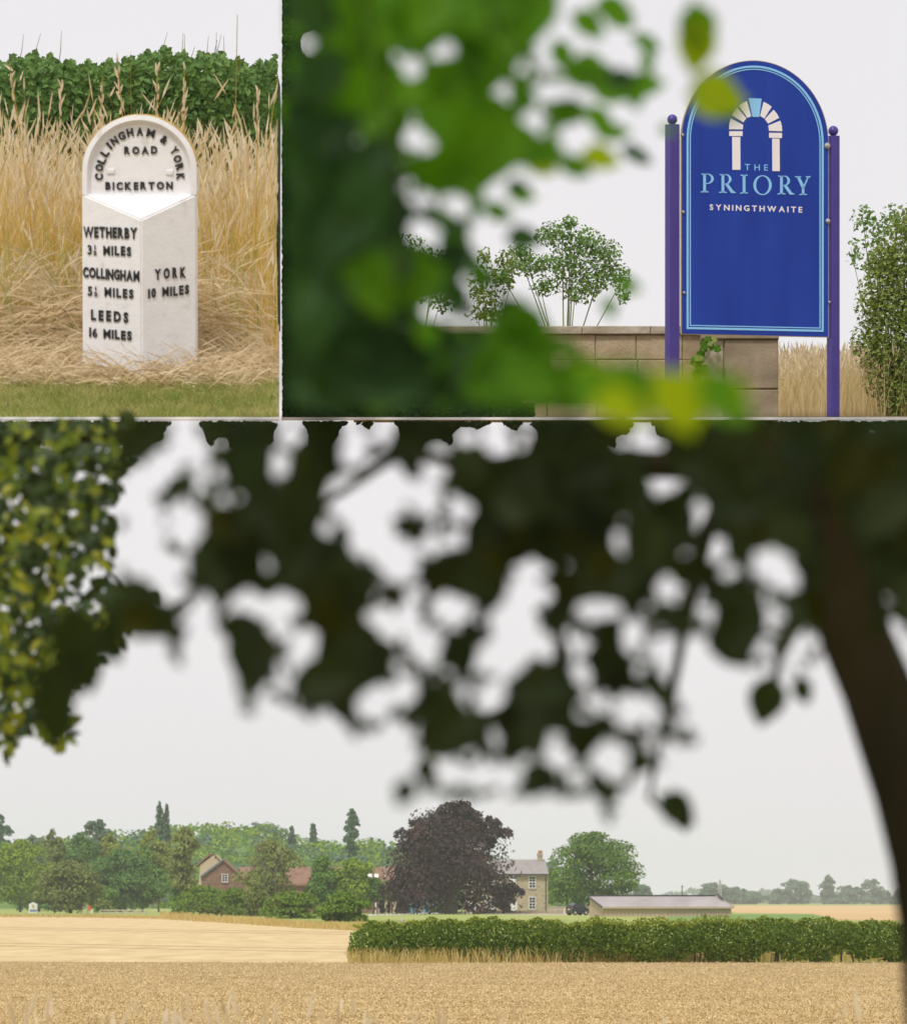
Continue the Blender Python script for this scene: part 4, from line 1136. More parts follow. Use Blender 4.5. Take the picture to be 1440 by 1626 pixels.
for (x, y, a, L, Yl, m) in ((800, 378, 1.55, 66, 3.2, 'deep_leaf'), (974, 450, 1.4, 48, 3.0, 'bright_green_leaf'), (990, 140, 1.75, 70, 3.1, 'bright_green_leaf'), (1000, 128, 0.3, 50, 3.0, 'bright_green_leaf'), (940, 5, 1.3, 75, 3.0, 'bright_green_leaf'), (955, 18, 1.2, 60, 3.1, 'bright_green_leaf'), (1010, 62, 1.2, 45, 3.4, 'bright_green_leaf'),
                            (1102, 0, 0.1, 95, 2.8, 'bright_green_leaf'), (1110, 25, -0.1, 95, 2.8, 'lime_leaf'), (1088, 150, 1.5, 105, 2.6, 'lime_leaf'), (1100, 122, 1.0, 100, 2.5, 'lime_leaf'), (1095, 170, 1.75, 95, 2.7, 'lime_leaf'), (1120, 120, 0.6, 90, 2.6, 'bright_green_leaf'), (1000, 243, 1.2, 40, 3.6, 'deep_leaf'), (805, 308, 1.5, 50, 3.2, 'bright_green_leaf'),
                            (1045, 585, 0.5, 100, 2.4, 'lime_leaf'), (1100, 600, 1.0, 90, 2.4, 'bright_green_leaf'), (1070, 610, 1.3, 90, 2.4, 'lime_leaf'), (955, 585, 0.9, 90, 2.5, 'bright_green_leaf'), (920, 575, 0.6, 90, 2.5, 'lime_leaf'), (900, 600, 1.2, 90, 2.5, 'bright_green_leaf'), (960, 615, 1.3, 80, 2.4, 'bright_green_leaf'),
                            (680, 575, 0.7, 40, 2.8, 'lime_leaf'), (452, 150, 0.1, 60, 2.9, 'bright_green_leaf'), (940, 205, 1.4, 55, 3.1, 'bright_green_leaf'), (860, 175, 1.4, 70, 3.0, 'bright_green_leaf'), (1045, 205, 1.5, 30, 3.2, 'bright_green_leaf'), (950, 105, 1.2, 30, 3.4, 'deep_leaf'), (1140, 600, 0.8, 60, 2.4, 'lime_leaf'), (830, 255, 1.3, 60, 3.0, 'lime_leaf'), (905, 95, 1.2, 75, 3.0, 'bright_green_leaf'), (890, 120, 1.6, 80, 3.0, 'bright_green_leaf'), (935, 140, 1.4, 70, 3.1, 'bright_green_leaf'), (960, 130, 1.7, 60, 3.0, 'deep_leaf'), (925, 175, 1.1, 60, 3.2, 'bright_green_leaf'), (880, 170, 1.4, 60, 3.0, 'deep_leaf'),
                            (960, 215, 1.8, 45, 3.2, 'bright_green_leaf'), (920, 245, 1.4, 70, 3.0, 'lime_leaf'), (885, 258, 1.3, 60, 3.0, 'bright_green_leaf'), (985, 235, 1.2, 45, 3.3, 'deep_leaf'), (1000, 60, 1.4, 40, 3.3, 'bright_green_leaf'), (1020, 80, 0.4, 40, 3.2, 'bright_green_leaf'), (905, 20, 1.0, 70, 3.0, 'bright_green_leaf'), (880, 60, 0.4, 60, 3.0, 'bright_green_leaf'),
                            (765, 330, 1.3, 55, 3.0, 'bright_green_leaf'), (800, 300, 1.7, 45, 3.1, 'deep_leaf'), (960, 470, 0.4, 40, 3.0, 'bright_green_leaf'), (1010, 600, 0.9, 80, 2.8, 'bright_green_leaf'), (985, 570, 0.4, 80, 2.9, 'bright_green_leaf'), (1030, 640, 1.4, 80, 2.7, 'lime_leaf'), (940, 630, 1.2, 80, 2.8, 'lime_leaf'), (1120, 632, 1.2, 70, 2.6, 'bright_green_leaf')):
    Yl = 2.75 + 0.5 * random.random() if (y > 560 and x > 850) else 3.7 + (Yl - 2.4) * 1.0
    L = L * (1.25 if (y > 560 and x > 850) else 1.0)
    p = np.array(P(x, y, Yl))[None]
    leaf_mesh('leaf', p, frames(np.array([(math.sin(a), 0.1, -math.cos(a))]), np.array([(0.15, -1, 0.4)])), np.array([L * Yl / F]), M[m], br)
for lst in ([(560, -60, 10), (600, 120, 8), (640, 300, 6), (620, 560, 4)], [(760, -60, 9), (790, 60, 7), (860, 120, 5), (980, 135, 3)], [(1095, -60, 5), (1103, 40, 4), (1106, 140, 3)]):
    MB().tube([P(x, y, 3.1) for x, y, w in lst], [w / 2 * 3.1 / F for x, y, w in lst], 6).build('twig', M['bark'], br)

# ------------------------------------------------------------------ mid distance hanging foliage at the left of the lower view
YM = 11.0
POLY_X = [(0, 672), (215, 672), (214, 715), (190, 760), (176, 800), (180, 850), (160, 905), (185, 935), (242, 935), (238, 960), (215, 985), (185, 1020), (150, 1060), (112, 1085), (100, 1130), (108, 1170), (92, 1192), (60, 1150), (30, 1158), (-60, 1165), (-60, 672)]
def in_poly(px, py, poly):
    r = np.zeros(px.shape, bool)
    n = len(poly)
    for i in range(n):
        x1, y1 = poly[i]; x2, y2 = poly[(i + 1) % n]
        c = ((y1 > py) != (y2 > py)) & (px < (x2 - x1) * (py - y1) / (y2 - y1 + 1e-9) + x1)
        r ^= c
    return r
mt = thing('hanging_bough', 'sunlit yellowish green leafy bough hanging at the edge of the sky', 'bough', P(60, 668, YM))
n = 3700
px = rng.uniform(-60, 245, n); py = rng.uniform(668, 1200, n)
ok = in_poly(px, py, POLY_X) & ~in_holes(px, py, [(75, 868, 10, 8), (95, 890, 12, 7), (150, 905, 16, 10), (170, 760, 10, 8), (140, 745, 12, 8), (85, 690, 10, 8), (195, 690, 14, 9), (190, 715, 16, 10), (30, 1135, 8, 18), (110, 915, 16, 8), (130, 925, 18, 10), (85, 830, 6, 6), (60, 990, 5, 5), (10, 1085, 8, 8), (115, 935, 16, 8), (140, 945, 12, 10)], 1.0)
ok |= in_poly(px, py, [(-10, 1165), (15, 1175), (34, 1240), (28, 1252), (5, 1235), (-10, 1250)])
px, py = px[ok], py[ok]
n = len(px)
clump = np.sin(px * 0.07 + 1.3 * np.sin(py * 0.045)) + np.sin(py * 0.06 + px * 0.03)
thin = (rng.random(n) < 0.80) | (clump > 0)
px, py = px[thin], py[thin]; n = len(px)
YY = YM + rng.uniform(-0.5, 0.5, n)
pos = np.stack([(px - HX) / F * YY, YY, EYE + (HY - py) / F * YY], -1)
R = frames(np.stack([rng.normal(size=n), rng.normal(size=n) * .5, rng.normal(size=n) - 0.6], -1), np.stack([rng.normal(size=n) * .8, -np.ones(n), rng.normal(size=n) * .8 + .6], -1))
lit = (rng.random(n) < 0.60 * np.clip((pos[:, 0] * F / YM + HX) * -0.004 + 1.25, 0.3, 1)) & (clump[thin] > -0.5)  # sunlit and shaded leaves of one bough, set apart by painted colour
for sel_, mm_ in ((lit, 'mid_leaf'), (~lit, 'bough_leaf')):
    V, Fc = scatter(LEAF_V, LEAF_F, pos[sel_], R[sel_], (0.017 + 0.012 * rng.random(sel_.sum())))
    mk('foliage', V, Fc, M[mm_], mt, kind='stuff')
mb = MB()
for lst in ([(-40, 690), (60, 760), (120, 850), (210, 950)], [(-40, 760), (40, 900), (90, 1060), (95, 1180)], [(-40, 690), (100, 700), (200, 690)]):
    mb.tube([P(x, y, YM) for x, y in lst], [0.008, 0.006, 0.004, 0.002][:len(lst)], 6)
mb.build('twig', M['bark'], mt)
# ------------------------------------------------------------------ distant landscape
def px2x(px, Y): return (px - HX) / F * Y
def crown_mesh(Y, cx, top, bot, w, shape, n, size, hang=0.0, lobes=34, droop=0.0, jit=0.55):
    """cloud of leaf cards filling an envelope; returns V,F"""
    k = Y / F
    hh = (bot - top)
    prof = {
        'round': lambda t: np.sqrt(np.clip(1 - (2 * t - 0.95) ** 2, 0.03, 1)),
        'dome': lambda t: np.clip(1 - t ** 2.3, 0.02, 1) ** 0.6,
        'cone': lambda t: np.clip(1.12 - t, 0.05, 1) ** 0.7 * np.clip(0.55 + 2.2 * t, 0, 1),
        'column': lambda t: np.clip(np.sin(PI * np.clip(t * 0.90 + 0.10, 0, 1)), 0.05, 1) ** 0.55,
        'egg': lambda t: np.clip(np.sin(PI * np.clip(t, 0.02, 0.98) ** 0.72), 0.05, 1) ** 0.75,
    }[shape]
    t = (np.arange(lobes) + rng.random(lobes)) / lobes
    t = t ** 0.85
    ang = rng.random(lobes) * 2 * PI
    rad = prof(t) * ((0.15 + 0.5 * rng.random(lobes)) if shape in ('column', 'cone') else (0.30 + 0.66 * rng.random(lobes)))
    lr = (0.12 + 0.17 * rng.random(lobes)) * np.clip(prof(t) + 0.25, 0.3, 1.0)
    C = np.stack([np.cos(ang) * rad * w / 2 * k, np.sin(ang) * rad * w / 2 * k, (hh * k) * (0.04 + 0.88 * t)], -1)
    LR = np.stack([lr * w * k * 0.95, lr * w * k * 0.95, np.maximum(lr * min(w, hh) * k * 0.72, hh * k / lobes * 2.2)], -1)
    wt_ = (LR[:, 0] * LR[:, 2]); wt_ /= wt_.sum()
    ids = rng.choice(lobes, n, p=wt_)
    d = sphere_dirs(n)
    d[:, 2] = np.where(d[:, 2] < -0.35, -d[:, 2], d[:, 2])
    rr = 0.55 + 0.5 * rng.random(n) ** 0.6
    pos = C[ids] + d * LR[ids] * rr[:, None]
    if droop: pos[:, 2] -= droop * rng.random(n) ** 2 * hh * k * 0.2
    pos += np.array((px2x(cx, Y), Y, EYE + (HY - bot) * k))
    return cards(pos, d + np.array((0, 0, 0.45)), size, jit, hang)

def tree(name, label, cat, group, cx, base, top, w, Y, shape, m, n=2600, size=None, bot=None, bark='far_bark', hang=0.0, trunk_w=None, lobes=34, limbs=4, droop=0.0):
    k = Y / F
    bz = max(0.0, EYE + (HY - base) * k)
    root = thing(name, label, cat, (px2x(cx, Y), Y, bz), group)
    bot = bot if bot is not None else base - 0.12 * (base - top)
    size = size or w * k * 0.06
    V, Fc = crown_mesh(Y, cx, top, bot, w, shape, n, size, hang, lobes, droop)
    mk('crown', V, Fc, m, root)
    tw = (trunk_w or w * 0.05) * k / 2
    mb = MB()
    x = px2x(cx, Y)
    zt = EYE + (HY - (base + (top - base) * 0.72)) * k
    mb.tube([(x, Y, bz - 0.3), (x + tw * 0.3, Y, bz + (zt - bz) * 0.4), (x, Y, zt)], [tw * 1.25, tw * 0.9, tw * 0.3], 7)
    for q in range(limbs):
        a = random.uniform(0, 2 * PI)
        z0 = bz + (zt - bz) * random.uniform(0.35, 0.7)
        r = w * k * random.uniform(0.10, 0.2)
        mb.tube([(x, Y, z0), (x + math.cos(a) * r * .6, Y + math.sin(a) * r * .6, z0 + r * 0.6), (x + math.cos(a) * r, Y + math.sin(a) * r, z0 + r * 1.25)], [tw * .5, tw * .35, tw * .15], 5)
    mb.build('trunk', M[bark], root)
    return root

G = 'trees round the far fields'
# wooded hill far behind
Yh = 1900.0
hx = [(-200, 1340), (60, 1334), (180, 1324), (270, 1312), (330, 1305), (430, 1307), (455, 1320), (500, 1332), (545, 1336), (600, 1334), (640, 1338), (760, 1352), (900, 1404), (1000, 1428)]
V, f4 = [], []
for i, (a, t) in enumerate(hx):
    for (dy, f) in ((-260, 0.0), (-130, 0.5), (0, 0.94), (160, 0.94), (400, 0.0)):
        z = max(0, (EYE + (HY - t - 9) / F * Yh)) * f
        V.append((px2x(a, Yh), Yh + dy, z - 0.6))
for i in range(len(hx) - 1):
    for j in range(4):
        f4.append((i * 5 + j, (i + 1) * 5 + j, (i + 1) * 5 + j + 1, i * 5 + j + 1))
mk('hill', V, np.array(f4), M['t_green'], kind='structure')
nb = 1000
cxs = rng.uniform(-150, 960, nb)
dyy = rng.uniform(-255, 20, nb)
tt = np.interp(cxs, [a for a, t in hx], [t for a, t in hx])
hz = np.maximum(0, EYE + (HY - tt - 9) / F * Yh) * np.interp(dyy, [-260, -130, 0, 160], [0, 0.5, 0.94, 0.94])
rad = rng.uniform(1.8, 3.9, nb)
per = 46
ids = np.repeat(np.arange(nb), per)
d = sphere_dirs(nb * per); d[:, 2] = np.abs(d[:, 2])
pos = np.stack([px2x(cxs, Yh)[ids], Yh + dyy[ids], hz[ids]], -1) + d * rad[ids][:, None] * (0.75 + 0.3 * rng.random(len(ids)))[:, None] * np.array((1, 1, 0.85))
V, Fc = cards(pos, d + np.array((0, 0, .3)), 1.1, 0.6)
ids3 = ids % 3
kk = len(CARD_V)
Vr = V.reshape(-1, kk, 3)
for q, (mm, lab) in enumerate((('t_green', 'green woodland covering the low hill behind the farm'), ('t_blue', 'darker blue green woodland mixed over the low hill'), ('t_bright', 'paler green woodland patches on the low hill'))):
    s_ = ids3 == q
    Vq = Vr[s_]; nq = len(Vq)
    tag(mk('woodland', Vq.reshape(-1, 3), (CARD_F[None] + (np.arange(nq) * kk)[:, None, None]).reshape(-1, 3), M[mm]), lab, 'woodland', kind='stuff')
# very far treeline
def treeline(Y, a, b, topf, m, lab, n=2600, size=2.5):
    px = rng.uniform(a, b, n)
    tp = topf(px)
    row = tp + (HY + 2 - tp) * rng.random(n) ** 1.2
    pos = np.stack([px2x(px, Y), Y + rng.uniform(-15, 15, n), EYE + (HY + 0.5 - row) / F * Y], -1)
    V, Fc = cards(pos, np.tile(np.array((0, -.6, .5)), (n, 1)), size, 0.8)
    tag(mk('treeline', V, Fc, m), lab, 'treeline', kind='stuff')
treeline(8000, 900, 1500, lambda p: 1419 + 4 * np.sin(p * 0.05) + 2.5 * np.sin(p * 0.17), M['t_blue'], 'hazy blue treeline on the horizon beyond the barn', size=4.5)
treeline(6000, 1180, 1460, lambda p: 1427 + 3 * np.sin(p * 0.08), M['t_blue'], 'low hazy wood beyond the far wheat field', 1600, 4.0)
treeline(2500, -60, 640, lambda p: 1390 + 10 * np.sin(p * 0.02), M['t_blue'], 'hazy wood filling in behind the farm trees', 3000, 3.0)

# trees: (name, label, px, base, top, width, row of the base for distance, shape, material, options)
TREES = [
 ('broadleaf_tree', 'large bright green tree with bare trunk beside the white notice board', 32, 1449, 1330, 112, 'egg', 't_bright', dict(bot=1440, trunk_w=4, n=4200)),
 ('hawthorn_tree', 'olive brown domed hawthorn between notice board and lifebuoy post', 112, 1451, 1362, 92, 'dome', 't_olive', dict(bot=1450, n=3400)),
 ('hawthorn_tree', 'dark low hawthorn growing right behind the white notice board', 62, 1447, 1395, 60, 'dome', 't_dark', dict(bot=1447, n=1600)),
 ('ash_tree', 'loose feathery grey green tree topping the clump above the hawthorn', 84, 1443, 1311, 66, 'egg', 't_olive', dict(bot=1400)),
 ('broadleaf_tree', 'dark green rounded tree next to the feathery grey green tree', 128, 1443, 1316, 78, 'egg', 't_dark', dict(bot=1410, n=3200)),
 ('broadleaf_tree', 'yellowish olive tree peeping over the dark clump', 173, 1441, 1318, 58, 'egg', 't_yellow', dict(bot=1400)),
 ('oak_tree', 'broad dark oak above the post and rail fence', 192, 1449, 1344, 104, 'egg', 't_dark', dict(bot=1446, n=4600)),
 ('oak_tree', 'mid green oak bulging over the end of the rail fence', 226, 1448, 1336, 66, 'egg', 't_green', dict(bot=1440, n=3400)),
 ('birch_tree', 'tall yellow green birch behind the mid green oak', 243, 1440, 1310, 66, 'egg', 't_yellow', dict(bot=1425, bark='birch_bark')),
 ('round_shrub', 'small rounded fresh green shrub by the red lifebuoy', 163, 1450, 1407, 46, 'dome', 't_green', dict(bot=1450, n=1600)),
 ('young_tree', 'small dark young tree on a thin trunk by the hedge end', 252, 1449, 1377, 46, 'egg', 't_green', dict(bot=1432, trunk_w=2.5, n=1800)),
 ('weeping_birch', 'slender weeping birch beside the brick gable', 294, 1446, 1308, 48, 'column', 't_birch', dict(bot=1420, bark='birch_bark', hang=0.7, n=2600)),
 ('garden_tree', 'low green tree at the foot of the weeping birch', 290, 1447, 1392, 34, 'egg', 't_green', dict(bot=1440, n=1200)),
 ('birch_tree', 'thin dying birch with bare white branches before the tiled roof', 428, 1446, 1326, 78, 'egg', 't_birch', dict(bot=1432, bark='birch_bark', hang=0.55, n=2300)),
 ('garden_tree', 'yellow green tree below the dying birch', 412, 1450, 1376, 46, 'egg', 't_yellow', dict(bot=1440, n=1500)),
 ('garden_tree', 'bright green conical tree in front of the tiled roof', 512, 1451, 1355, 58, 'cone', 't_green', dict(bot=1440, n=2400)),
 ('garden_tree', 'light yellow green tree beside the conical green tree', 560, 1452, 1358, 66, 'egg', 't_bright', dict(bot=1445, n=2600)),
 ('garden_tree', 'small round dark green tree on a stem by the cart bay', 593, 1453, 1393, 32, 'round', 't_green', dict(bot=1434, trunk_w=2, n=1300)),
 ('garden_tree', 'small round yellowing tree on a stem before the brown door', 622, 1453, 1398, 34, 'round', 't_yellow', dict(bot=1432, trunk_w=2, n=1300)),
 ('sycamore_tree', 'full bright green sycamore between stone house and timber barn', 938, 1450, 1314, 144, 'egg', 't_syc', dict(bot=1447, n=8000, lobes=44, trunk_w=8)),
]
TY = {}
for i, (nm, lab, cx, base, top, w, shape, mm, op) in enumerate(TREES):
    Y = min(GY(base), 1180) if cx < 640 else GY(base)
    if 286 < cx < 640: Y = 985.0
    if cx < 250 and i > 0: op['bot'] = base + 1
    if i in (4, 6, 7): op['n'] = int(op['n'] * 1.4)
    w *= 1.15; op['n'] = int(op.get('n', 2600) * 1.9); op.setdefault('lobes', 46)
    Y = Y + i * 0.9
    tree(nm, lab, 'tree', 'trees around the farm', cx, base, top, w, Y, shape, M[mm], size=op.pop('size', 0.42), **op)
# far blue trees
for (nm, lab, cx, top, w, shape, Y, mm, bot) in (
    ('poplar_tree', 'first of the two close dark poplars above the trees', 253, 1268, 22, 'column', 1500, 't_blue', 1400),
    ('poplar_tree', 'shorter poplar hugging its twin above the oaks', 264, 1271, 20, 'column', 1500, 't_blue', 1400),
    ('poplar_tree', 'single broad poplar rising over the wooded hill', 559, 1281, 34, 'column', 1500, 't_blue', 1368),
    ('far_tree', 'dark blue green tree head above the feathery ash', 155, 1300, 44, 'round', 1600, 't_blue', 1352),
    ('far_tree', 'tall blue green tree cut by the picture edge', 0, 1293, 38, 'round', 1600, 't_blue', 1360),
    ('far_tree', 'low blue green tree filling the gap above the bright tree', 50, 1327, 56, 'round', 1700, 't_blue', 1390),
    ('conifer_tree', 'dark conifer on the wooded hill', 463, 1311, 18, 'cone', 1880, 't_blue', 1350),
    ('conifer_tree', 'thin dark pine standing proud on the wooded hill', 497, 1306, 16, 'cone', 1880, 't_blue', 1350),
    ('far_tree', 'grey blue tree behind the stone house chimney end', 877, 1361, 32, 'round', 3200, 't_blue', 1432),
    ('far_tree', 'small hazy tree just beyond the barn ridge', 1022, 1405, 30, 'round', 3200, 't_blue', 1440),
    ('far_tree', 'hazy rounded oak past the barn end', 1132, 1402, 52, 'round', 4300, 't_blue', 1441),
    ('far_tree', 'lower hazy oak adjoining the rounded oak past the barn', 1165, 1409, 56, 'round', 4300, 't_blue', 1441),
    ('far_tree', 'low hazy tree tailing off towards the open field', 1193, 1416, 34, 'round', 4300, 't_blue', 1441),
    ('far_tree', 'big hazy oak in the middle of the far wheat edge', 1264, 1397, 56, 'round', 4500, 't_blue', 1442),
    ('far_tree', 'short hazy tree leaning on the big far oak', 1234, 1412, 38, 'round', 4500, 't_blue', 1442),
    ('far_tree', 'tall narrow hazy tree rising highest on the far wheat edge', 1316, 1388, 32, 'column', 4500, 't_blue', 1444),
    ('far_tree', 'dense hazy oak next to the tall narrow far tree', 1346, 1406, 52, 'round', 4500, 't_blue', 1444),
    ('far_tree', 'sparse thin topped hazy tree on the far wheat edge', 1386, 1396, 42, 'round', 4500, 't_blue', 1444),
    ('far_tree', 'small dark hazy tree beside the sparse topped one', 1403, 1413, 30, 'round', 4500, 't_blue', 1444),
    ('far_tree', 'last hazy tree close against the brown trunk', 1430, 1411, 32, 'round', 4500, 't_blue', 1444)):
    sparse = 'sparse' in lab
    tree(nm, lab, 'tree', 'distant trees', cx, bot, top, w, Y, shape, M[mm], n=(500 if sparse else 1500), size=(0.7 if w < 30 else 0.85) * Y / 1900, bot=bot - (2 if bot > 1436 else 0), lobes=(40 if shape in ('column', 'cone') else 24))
# bare white branches of the dying birch
dead = thing('dead_tree', 'bare white dead birch stems poking out of the yellowing birch', 'tree', (px2x(425, 975), 975, 0))
mb = MB()
for lst in ([(440, 1450), (436, 1390), (440, 1340)], [(422, 1450), (418, 1372), (403, 1335), (398, 1330)], [(416, 1375), (410, 1345), (412, 1322)], [(436, 1390), (446, 1360), (448, 1338)]):
    mb.tube([P(x, y, 975) for x, y in lst], [0.075, 0.06, 0.045, 0.025][:len(lst)], 5)
mb.build('trunk', M['far_bark'], dead)

# copper beech
cb = tree('copper_beech', 'huge dark purple copper beech in front of the stone house', 'tree', None, 716, 1452, 1272, 188, 960.0, 'dome', M['t_copper'], n=22000, size=0.42, bot=1449, lobes=110, trunk_w=18, hang=0.15, droop=0.8)
for (cx_, t_, b_, w_, n_) in ((803, 1402, 1445, 48, 2200), (640, 1375, 1442, 50, 2600), (668, 1300, 1360, 60, 2200), (775, 1296, 1350, 56, 2000), (730, 1271, 1320, 70, 2200)):
    V, Fc = crown_mesh(958.0, cx_, t_, b_, w_, 'round', n_, 0.42, 0.2, 16, 0.6)
    mk('bough', V, Fc, M['t_copper'], cb)

# round field bushes along the stubble
for (lab, cx, base, top, w, Y, mm, n) in (
    ('long rounded green hedge bush under the brick gable', 322, 1457, 1405, 118, 850, 't_bush', 4600),
    ('rounded hedge bush running into the long one', 372, 1459, 1408, 66, 830, 't_bush', 2600),
    ('small yellow green hedge bush between two rounded ones', 411, 1461, 1411, 50, 800, 't_olive', 2000),
    ('wide dark green hedge bush with pale flowering top', 468, 1467, 1414, 100, 700, 't_bush', 4200),
    ('largest dark hedge bush at the corner of the stubble', 547, 1474, 1416, 86, 600, 't_bush', 4400)):
    tree('hedge_bush', lab, 'bush', 'bushes along the stubble field', cx, base, top, w, Y, 'dome', M[mm], n=n, size=0.30, bot=base + 1, lobes=44, trunk_w=2)
# dry verge grass fringe below the bushes and trees
def far_grass(lab, pts, n, hpx, m, name='verge_grass', jitter=3):
    t = rng.random(n) * (len(pts) - 1)
    i = np.minimum(t.astype(int), len(pts) - 2); f = t - i
    pa = np.array(pts, float)
    px = pa[i, 0] * (1 - f) + pa[i + 1, 0] * f
    row = pa[i, 1] * (1 - f) + pa[i + 1, 1] * f + rng.uniform(-jitter, jitter, n)
    Y = EYE * F / (row - HY)
    X = (px - HX) / F * Y
    h = hpx * Y / F * (0.5 + 0.9 * rng.random(n))
    V, Fc, _, _ = stems(np.stack([X, Y, np.zeros(n)], -1), h, np.stack([rng.normal(size=n) * .3, rng.normal(size=n) * .2], -1), np.full(n, 0.9) * Y / F * (0.5 + rng.random(n)))
    return tag(mk(name, V, Fc, m), lab, 'grass', kind='stuff')
far_grass('strip of dry yellow grass along the far stubble edge', [(255, 1458.5), (380, 1466), (480, 1473), (590, 1478)], 3600, 9, M['dry_far'], jitter=2.0)
far_grass('low dry yellow grass below the post and rail fence', [(-60, 1455.5), (140, 1456.5), (262, 1459)], 2200, 3.6, M['dry_far'], jitter=1.4)
far_grass('pale dry grass standing in the pasture by the hedge', [(560, 1472), (900, 1474), (1440, 1474)], 1500, 9, M['dry_far'], jitter=4)

# near field hedge
def hedge_row():
    root = thing('field_hedge', 'long trimmed dark green hedge between wheat and pasture', 'hedge', (px2x(990, 200), 200.0, 0))
    n = 34000
    px = rng.uniform(553, 1500, n)
    px = px[(px > 590) | (rng.random(n) < 0.35 + 0.65 * (px - 553) / 40)]; n = len(px)
    top = 1464 + 4 * np.sin(px * 0.013 + 1) + 2.5 * np.sin(px * 0.071) + 2 * np.sin(px * 0.19) + np.where(px < 590, (590 - px) ** 2 * 0.014, 0)
    botr = 1516 + 6 * np.sin(px * 0.05) + 5 * np.sin(px * 0.11 + 2) + rng.uniform(0, 10, n)
    row = top + (botr - top) * rng.random(n) ** 0.9
    Y = 197 + 3.2 * rng.random(n)
    Y = np.where(row < top + 6, 197.5 + 2.6 * rng.random(n), Y)
    X = px2x(px, 198.0); Z = EYE + (HY - row) / F * 198.0
    V, Fc = cards(np.stack([X, Y, Z], -1), np.tile(np.array((0, -.6, .6)), (n, 1)), 0.085, 0.9)
    mk('foliage', V, Fc, M['t_hedge'], root)
    n = 3600
    px = rng.uniform(560, 1500, n)
    px = np.where(rng.random(n) < 0.35, rng.uniform(930, 1180, n), px)
    top = 1464 + 4 * np.sin(px * 0.013 + 1) + 2.5 * np.sin(px * 0.071) + 2 * np.sin(px * 0.19)
    row = top - rng.random(n) ** 2 * np.where((px > 930) & (px < 1180), 11, 5) + 3
    V, Fc = cards(np.stack([px2x(px, 198.5), 198.5 + rng.uniform(-1, 1, n), EYE + (HY - row) / F * 198.5], -1), np.tile(np.array((0, -.3, 1)), (n, 1)), 0.075, 0.9)
    mk('foliage', V, Fc, M['t_tip'], root)
    mb = MB()
    for q in range(60):
        x = px2x(random.uniform(560, 1430), 200.5)
        mb.tube([(x, 199, -0.05), (x + random.uniform(-.1, .1), 199, 0.35), (x + random.uniform(-.25, .25), 199, 0.8)], [0.03, 0.025, 0.012], 5)
    mb.build('stem', M['far_bark'], root, kind='stuff')
hedge_row()
far_grass('rough yellow green grass growing along the hedge bottom', [(553, 1529), (1000, 1527), (1440, 1525)], 9000, 20, M['dry_far'], jitter=2)
far_grass('rough green grass blades mixed along the hedge bottom', [(553, 1528), (1000, 1526), (1440, 1524)], 3600, 18, M['t_olive'], jitter=2)
# wheat ears over the near field
n = 190000
row = 1529 + (1700 - 1529) * rng.random(n) ** 0.9
Y = EYE * F / (row - HY)
px = rng.uniform(-40, 1480, n)
pos = np.stack([px2x(px, Y), Y, rng.random(n) * 0.035], -1)
V, Fc = cards(pos, np.tile(np.array((0, -.8, .5)), (n, 1)), 0.046, 0.7, aspect=0.45)
tag(mk('wheat_crop', V, Fc, M['wheat']), 'ripe golden wheat crop covering the near field', 'wheat', kind='stuff')
n = 110
Y = rng.uniform(17, 24, n)
px = np.where(rng.random(n) < 0.62, rng.uniform(-40, 470, n), rng.uniform(470, 1420, n))
tip_row = 1590 + 60 * rng.random(n) ** 0.6 + np.where(px > 470, 12, 0)
hgt = EYE - (tip_row - HY) / F * Y
V, Fc, tip, d = stems(np.stack([px2x(px, Y), Y, np.zeros(n)], -1), hgt, np.stack([rng.normal(size=n) * .10, rng.normal(size=n) * .10], -1), np.full(n, 0.0022))
eg = tag(mk('edge_grass', V, Fc, M['pale_stalk']), 'soft pale tall grass tops along the near edge of the wheat', 'grass', kind='stuff')
V, Fc = heads(tip, d, 0.05 + 0.05 * rng.random(n), 0.008 + 0.006 * rng.random(n))
mk('seed_foliage', V, Fc, M['seed'], eg, kind='stuff')

# ------------------------------------------------------------------ buildings
def bx(mb, Y, px0, px1, r0, r1, y0=0.0, y1=0.3):
    a = P(px0, r1, Y); b = P(px1, r0, Y)
    mb.box(a.x, b.x, Y + y0, Y + y1, a.z, b.z)
    return mb
def window(Y, px0, px1, r0, r1, parent, bars_x=2, bars_y=4):
    """sash window standing 5 cm proud of a wall whose face is at Y"""
    mb = MB(); t = 1.1
    for q in ((px0 - t, px1 + t, r0 - t, r0), (px0 - t, px1 + t, r1, r1 + t), (px0 - t, px0, r0, r1), (px1, px1 + t, r0, r1)): bx(mb, Y, *q, -0.08, 0.05)
    f = mb.build('window', M['white_wood'], parent)
    bx(MB(), Y, px0, px1, r0, r1, -0.02, 0.03).build('pane', M['glass'], f)
    mb = MB()
    for k in range(1, bars_x): x = px0 + (px1 - px0) * k / bars_x; bx(mb, Y, x - .3, x + .3, r0, r1, -0.06, -0.025)
    for k in range(1, bars_y):
        r = r0 + (r1 - r0) * k / bars_y; h = .55 if k == bars_y / 2 else .3
        bx(mb, Y, px0, px1, r - h, r + h, -0.065, -0.024)
    mb.build('glazing_bar', M['white_wood'], f)
    bx(MB(), Y, px0 - 2, px1 + 2, r1 + t + .1, r1 + t + 1.4, -0.14, 0.05).build('sill', M['coping'], f)
    return f
def roof_slab(name, pts, m, parent, th=0.25):
    """a sloping slab from four corner points, given thickness downwards"""
    V = [tuple(p) for p in pts] + [(p[0], p[1], p[2] - th) for p in pts]
    return MB().add(V, f4=[(0, 1, 2, 3), (7, 6, 5, 4), (0, 4, 5, 1), (1, 5, 6, 2), (2, 6, 7, 3), (3, 7, 4, 0)]).build(name, m, parent)
